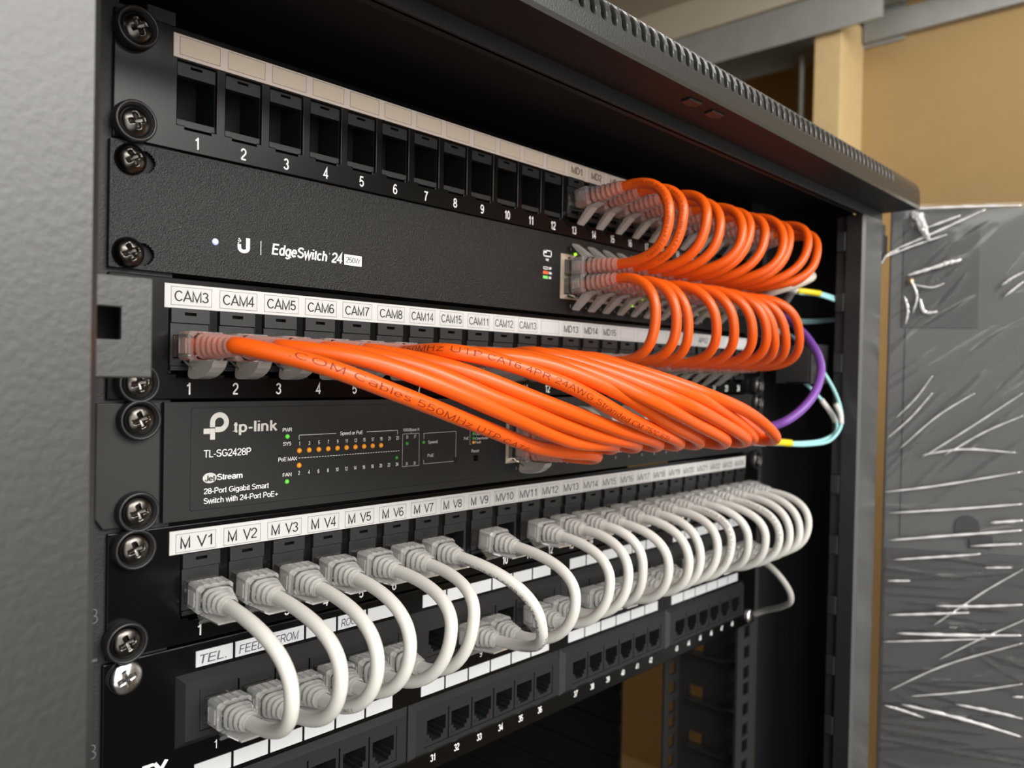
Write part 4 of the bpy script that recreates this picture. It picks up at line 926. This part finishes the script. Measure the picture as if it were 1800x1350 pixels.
# film sheet with real ripples: taut vertical-ish waves above, slanting creases in the middle, level creases below
rf = random.Random(11); CRE = []
for _ in range(34): CRE.append((rf.uniform(-10, 130), rf.uniform(-70, 60), math.radians(rf.uniform(33, 52)), rf.uniform(15, 55), rf.uniform(0.8, 2.2), rf.uniform(0.4, 1.3)))
for _ in range(70): CRE.append((rf.uniform(-10, 135), rf.uniform(-330, -62), math.radians(rf.gauss(3, 6)), rf.uniform(12, 60), rf.uniform(0.6, 1.6), rf.uniform(0.4, 1.2)))
for _ in range(18): CRE.append((rf.uniform(-10, 120), rf.uniform(60, 148), math.radians(rf.uniform(15, 60)), rf.uniform(8, 40), rf.uniform(0.7, 1.8), rf.uniform(0.4, 1.2)))
for _ in range(16): CRE.append((rf.uniform(20, 130), rf.uniform(-260, -180), math.radians(rf.choice((-20, 22)) + rf.gauss(0, 5)), rf.uniform(20, 60), rf.uniform(0.7, 1.6), rf.uniform(0.4, 1.1)))
SS = [0.4 + 1.4 * i for i in range(97)] + [150, 180, 220, 270, 330, 424]
ZZ = [150 - 1.2 * j for j in range(400)] + [-350, -400, -470, -560, -650]
mb = MB(); vs = []; CC = [(a, b, math.cos(c), math.sin(c), l, w_, h_) for a, b, c, l, w_, h_ in CRE]
for s_ in SS:
    for z in ZZ:
        d = 2.4 + 0.5 * math.sin(z * 0.05 + s_ * 0.03) + 0.25 * math.sin((s_ * 0.6 - z) * 0.13)
        if s_ < 140 and z > -340:
            for a, b, ca, sa, l, w_, h_ in CC:
                v = -(s_ - a) * sa + (z - b) * ca
                if -5 < v < 5:
                    u = (s_ - a) * ca + (z - b) * sa
                    if -l < u < l: d += h_ * math.exp(-(v / w_) ** 2) * (1 - (u / l) ** 2)
        vs.append(DM(s_, d, z))
nz = len(ZZ) - 1
mb.add(vs, [(i * (nz + 1) + j, (i + 1) * (nz + 1) + j, (i + 1) * (nz + 1) + j + 1, i * (nz + 1) + j + 1) for i in range(len(SS) - 1) for j in range(nz)], 'film', True)
film = mb.build('stretch_film', door)
def dpt(px, py, off=4.0):
    R_ = ((0.68443782, 0.00359032, 0.72906239), (-0.72878723, -0.02454001, 0.68430035), (0.02034806, -0.9996924, -0.01417953))
    v = ((px - 900) / 1400.4, (py - 675) / 1400.4, 1); d = Vector([sum(a * b for a, b in zip(r, v)) for r in R_])
    k = ((HX - EYE.x) * nx + (HY - EYE.y) * ny + off) / (d.x * nx + d.y * ny); return EYE + d * k
FOLDS = [((1555, 865), (1640, 855), (1800, 829), 0.9), ((1563, 902), (1680, 895), (1800, 886), 1.0), ((1560, 950), (1690, 940), (1800, 932), 1.2), ((1740, 919), (1800, 915), None, 1.3),
         ((1570, 984), (1650, 979), (1725, 974), 1.1), ((1705, 960), (1800, 956), None, 1.0), ((1560, 1021), (1600, 1021), None, 0.9), ((1730, 998), (1780, 998), None, 0.8),
         ((1645, 1065), (1720, 1066), (1800, 1063), 1.2), ((1562, 1081), (1640, 1079), (1705, 1077), 1.1), ((1575, 1113), (1690, 1117), (1800, 1117), 1.3), ((1552, 1128), (1640, 1126), (1735, 1123), 0.8),
         ((1555, 1240), (1580, 1247), (1625, 1262), 0.9), ((1585, 1238), (1690, 1264), (1800, 1297), 1.3), ((1680, 1238), (1740, 1250), (1800, 1264), 1.0), ((1600, 1224), (1700, 1216), (1800, 1202), 0.7), ((1780, 1225), (1800, 1226), None, 0.9),
         ((1600, 367), (1700, 363), (1800, 361), 1.2), ((1570, 440), (1640, 410), (1735, 367), 1.0), ((1556, 452), (1600, 434), (1665, 412), 0.8), ((1625, 402), (1690, 378), None, 0.9),
         ((1595, 484), (1635, 472), (1690, 455), 1.6), ((1640, 472), (1665, 462), (1690, 457), 2.2), ((1590, 520), (1596, 545), (1592, 570), 1.0), ((1600, 490), (1612, 520), (1605, 550), 0.9), ((1617, 524), (1625, 548), (1648, 548), 1.3), ((1605, 500), (1640, 505), (1660, 498), 0.7),
         ((1760, 502), (1780, 488), (1800, 478), 1.0), ((1765, 522), (1800, 494), None, 1.0), ((1560, 770), (1600, 735), (1640, 690), 0.7), ((1580, 790), (1650, 730), (1715, 690), 0.7), ((1620, 805), (1700, 755), (1800, 690), 0.7), ((1660, 800), (1730, 760), (1800, 730), 0.7),
         ((1575, 735), (1610, 700), (1640, 660), 0.6), ((1620, 800), (1690, 790), (1790, 796), 0.8), ((1640, 1100), (1730, 1040), (1800, 1000), 0.7), ((1650, 1160), (1720, 1125), (1800, 1090), 0.6), ((1560, 1215), (1660, 1170), (1800, 1130), 0.7), ((1545, 470), (1560, 448), (1580, 438), 0.8)]
mb = MB()
for a, b, c_, wd in FOLDS:
    q = [dpt(*a), dpt(*b)] + ([dpt(*c_)] if c_ else [])
    pts = spline(q, 8); T_, N_ = frames(pts); n = len(pts); R = []
    for i, p in enumerate(pts):
        f = 0.25 + 0.75 * math.sin(math.pi * min(1, max(0, i / (n - 1)))) ** 0.6; rr = 1.1 * wd * f * (1 + 0.25 * math.sin(i * 1.9 + wd * 9))
        N2 = T_[i].cross(Vector((nx, ny, 0))).normalized(); D2 = Vector((nx, ny, 0))
        R.append([tuple(p + (N2 * math.cos(2 * math.pi * k / 8) + D2 * 0.8 * math.sin(2 * math.pi * k / 8)) * rr) for k in range(8)])
    mb = MB(); mb.rings(R, 'fold', True); f_ = mb.build('film_fold', film, tuple(door['_o'])); f_.location = (0, 0, 0)
mb = MB(); rnd = random.Random(3)
q = [dpt(1612, 374, 6), dpt(1620, 392, 7), dpt(1624, 405, 7), dpt(1632, 420, 6)]
pts = spline(q, 6); R = []
for i, p in enumerate(pts):
    R.append([tuple(p + Vector((ux, uy, 0)) * (math.cos(2 * math.pi * k / 12) * (5.5 - 0.2 * i) * rnd.uniform(0.5, 1.1)) + Vector((nx, ny, 0)) * (math.sin(2 * math.pi * k / 12) * 2.5 * rnd.uniform(0.6, 1.2)) + Vector((0, 0, rnd.uniform(-1, 1)))) for k in range(12)])
mb.rings(R, 'fold', False); mb.build('film_bunch', door)
mb = MB()
mb.lathe([(4, -14), (4, 14)], (312, -62, 120), 'cab', 14, 'z', cap0=True, cap1=True); mb.box(306, 318, -66, -60, 112, 126, 'cab'); mb.build('hinge', door)

for o in SC.objects:
    if '_o' in o: del o['_o']
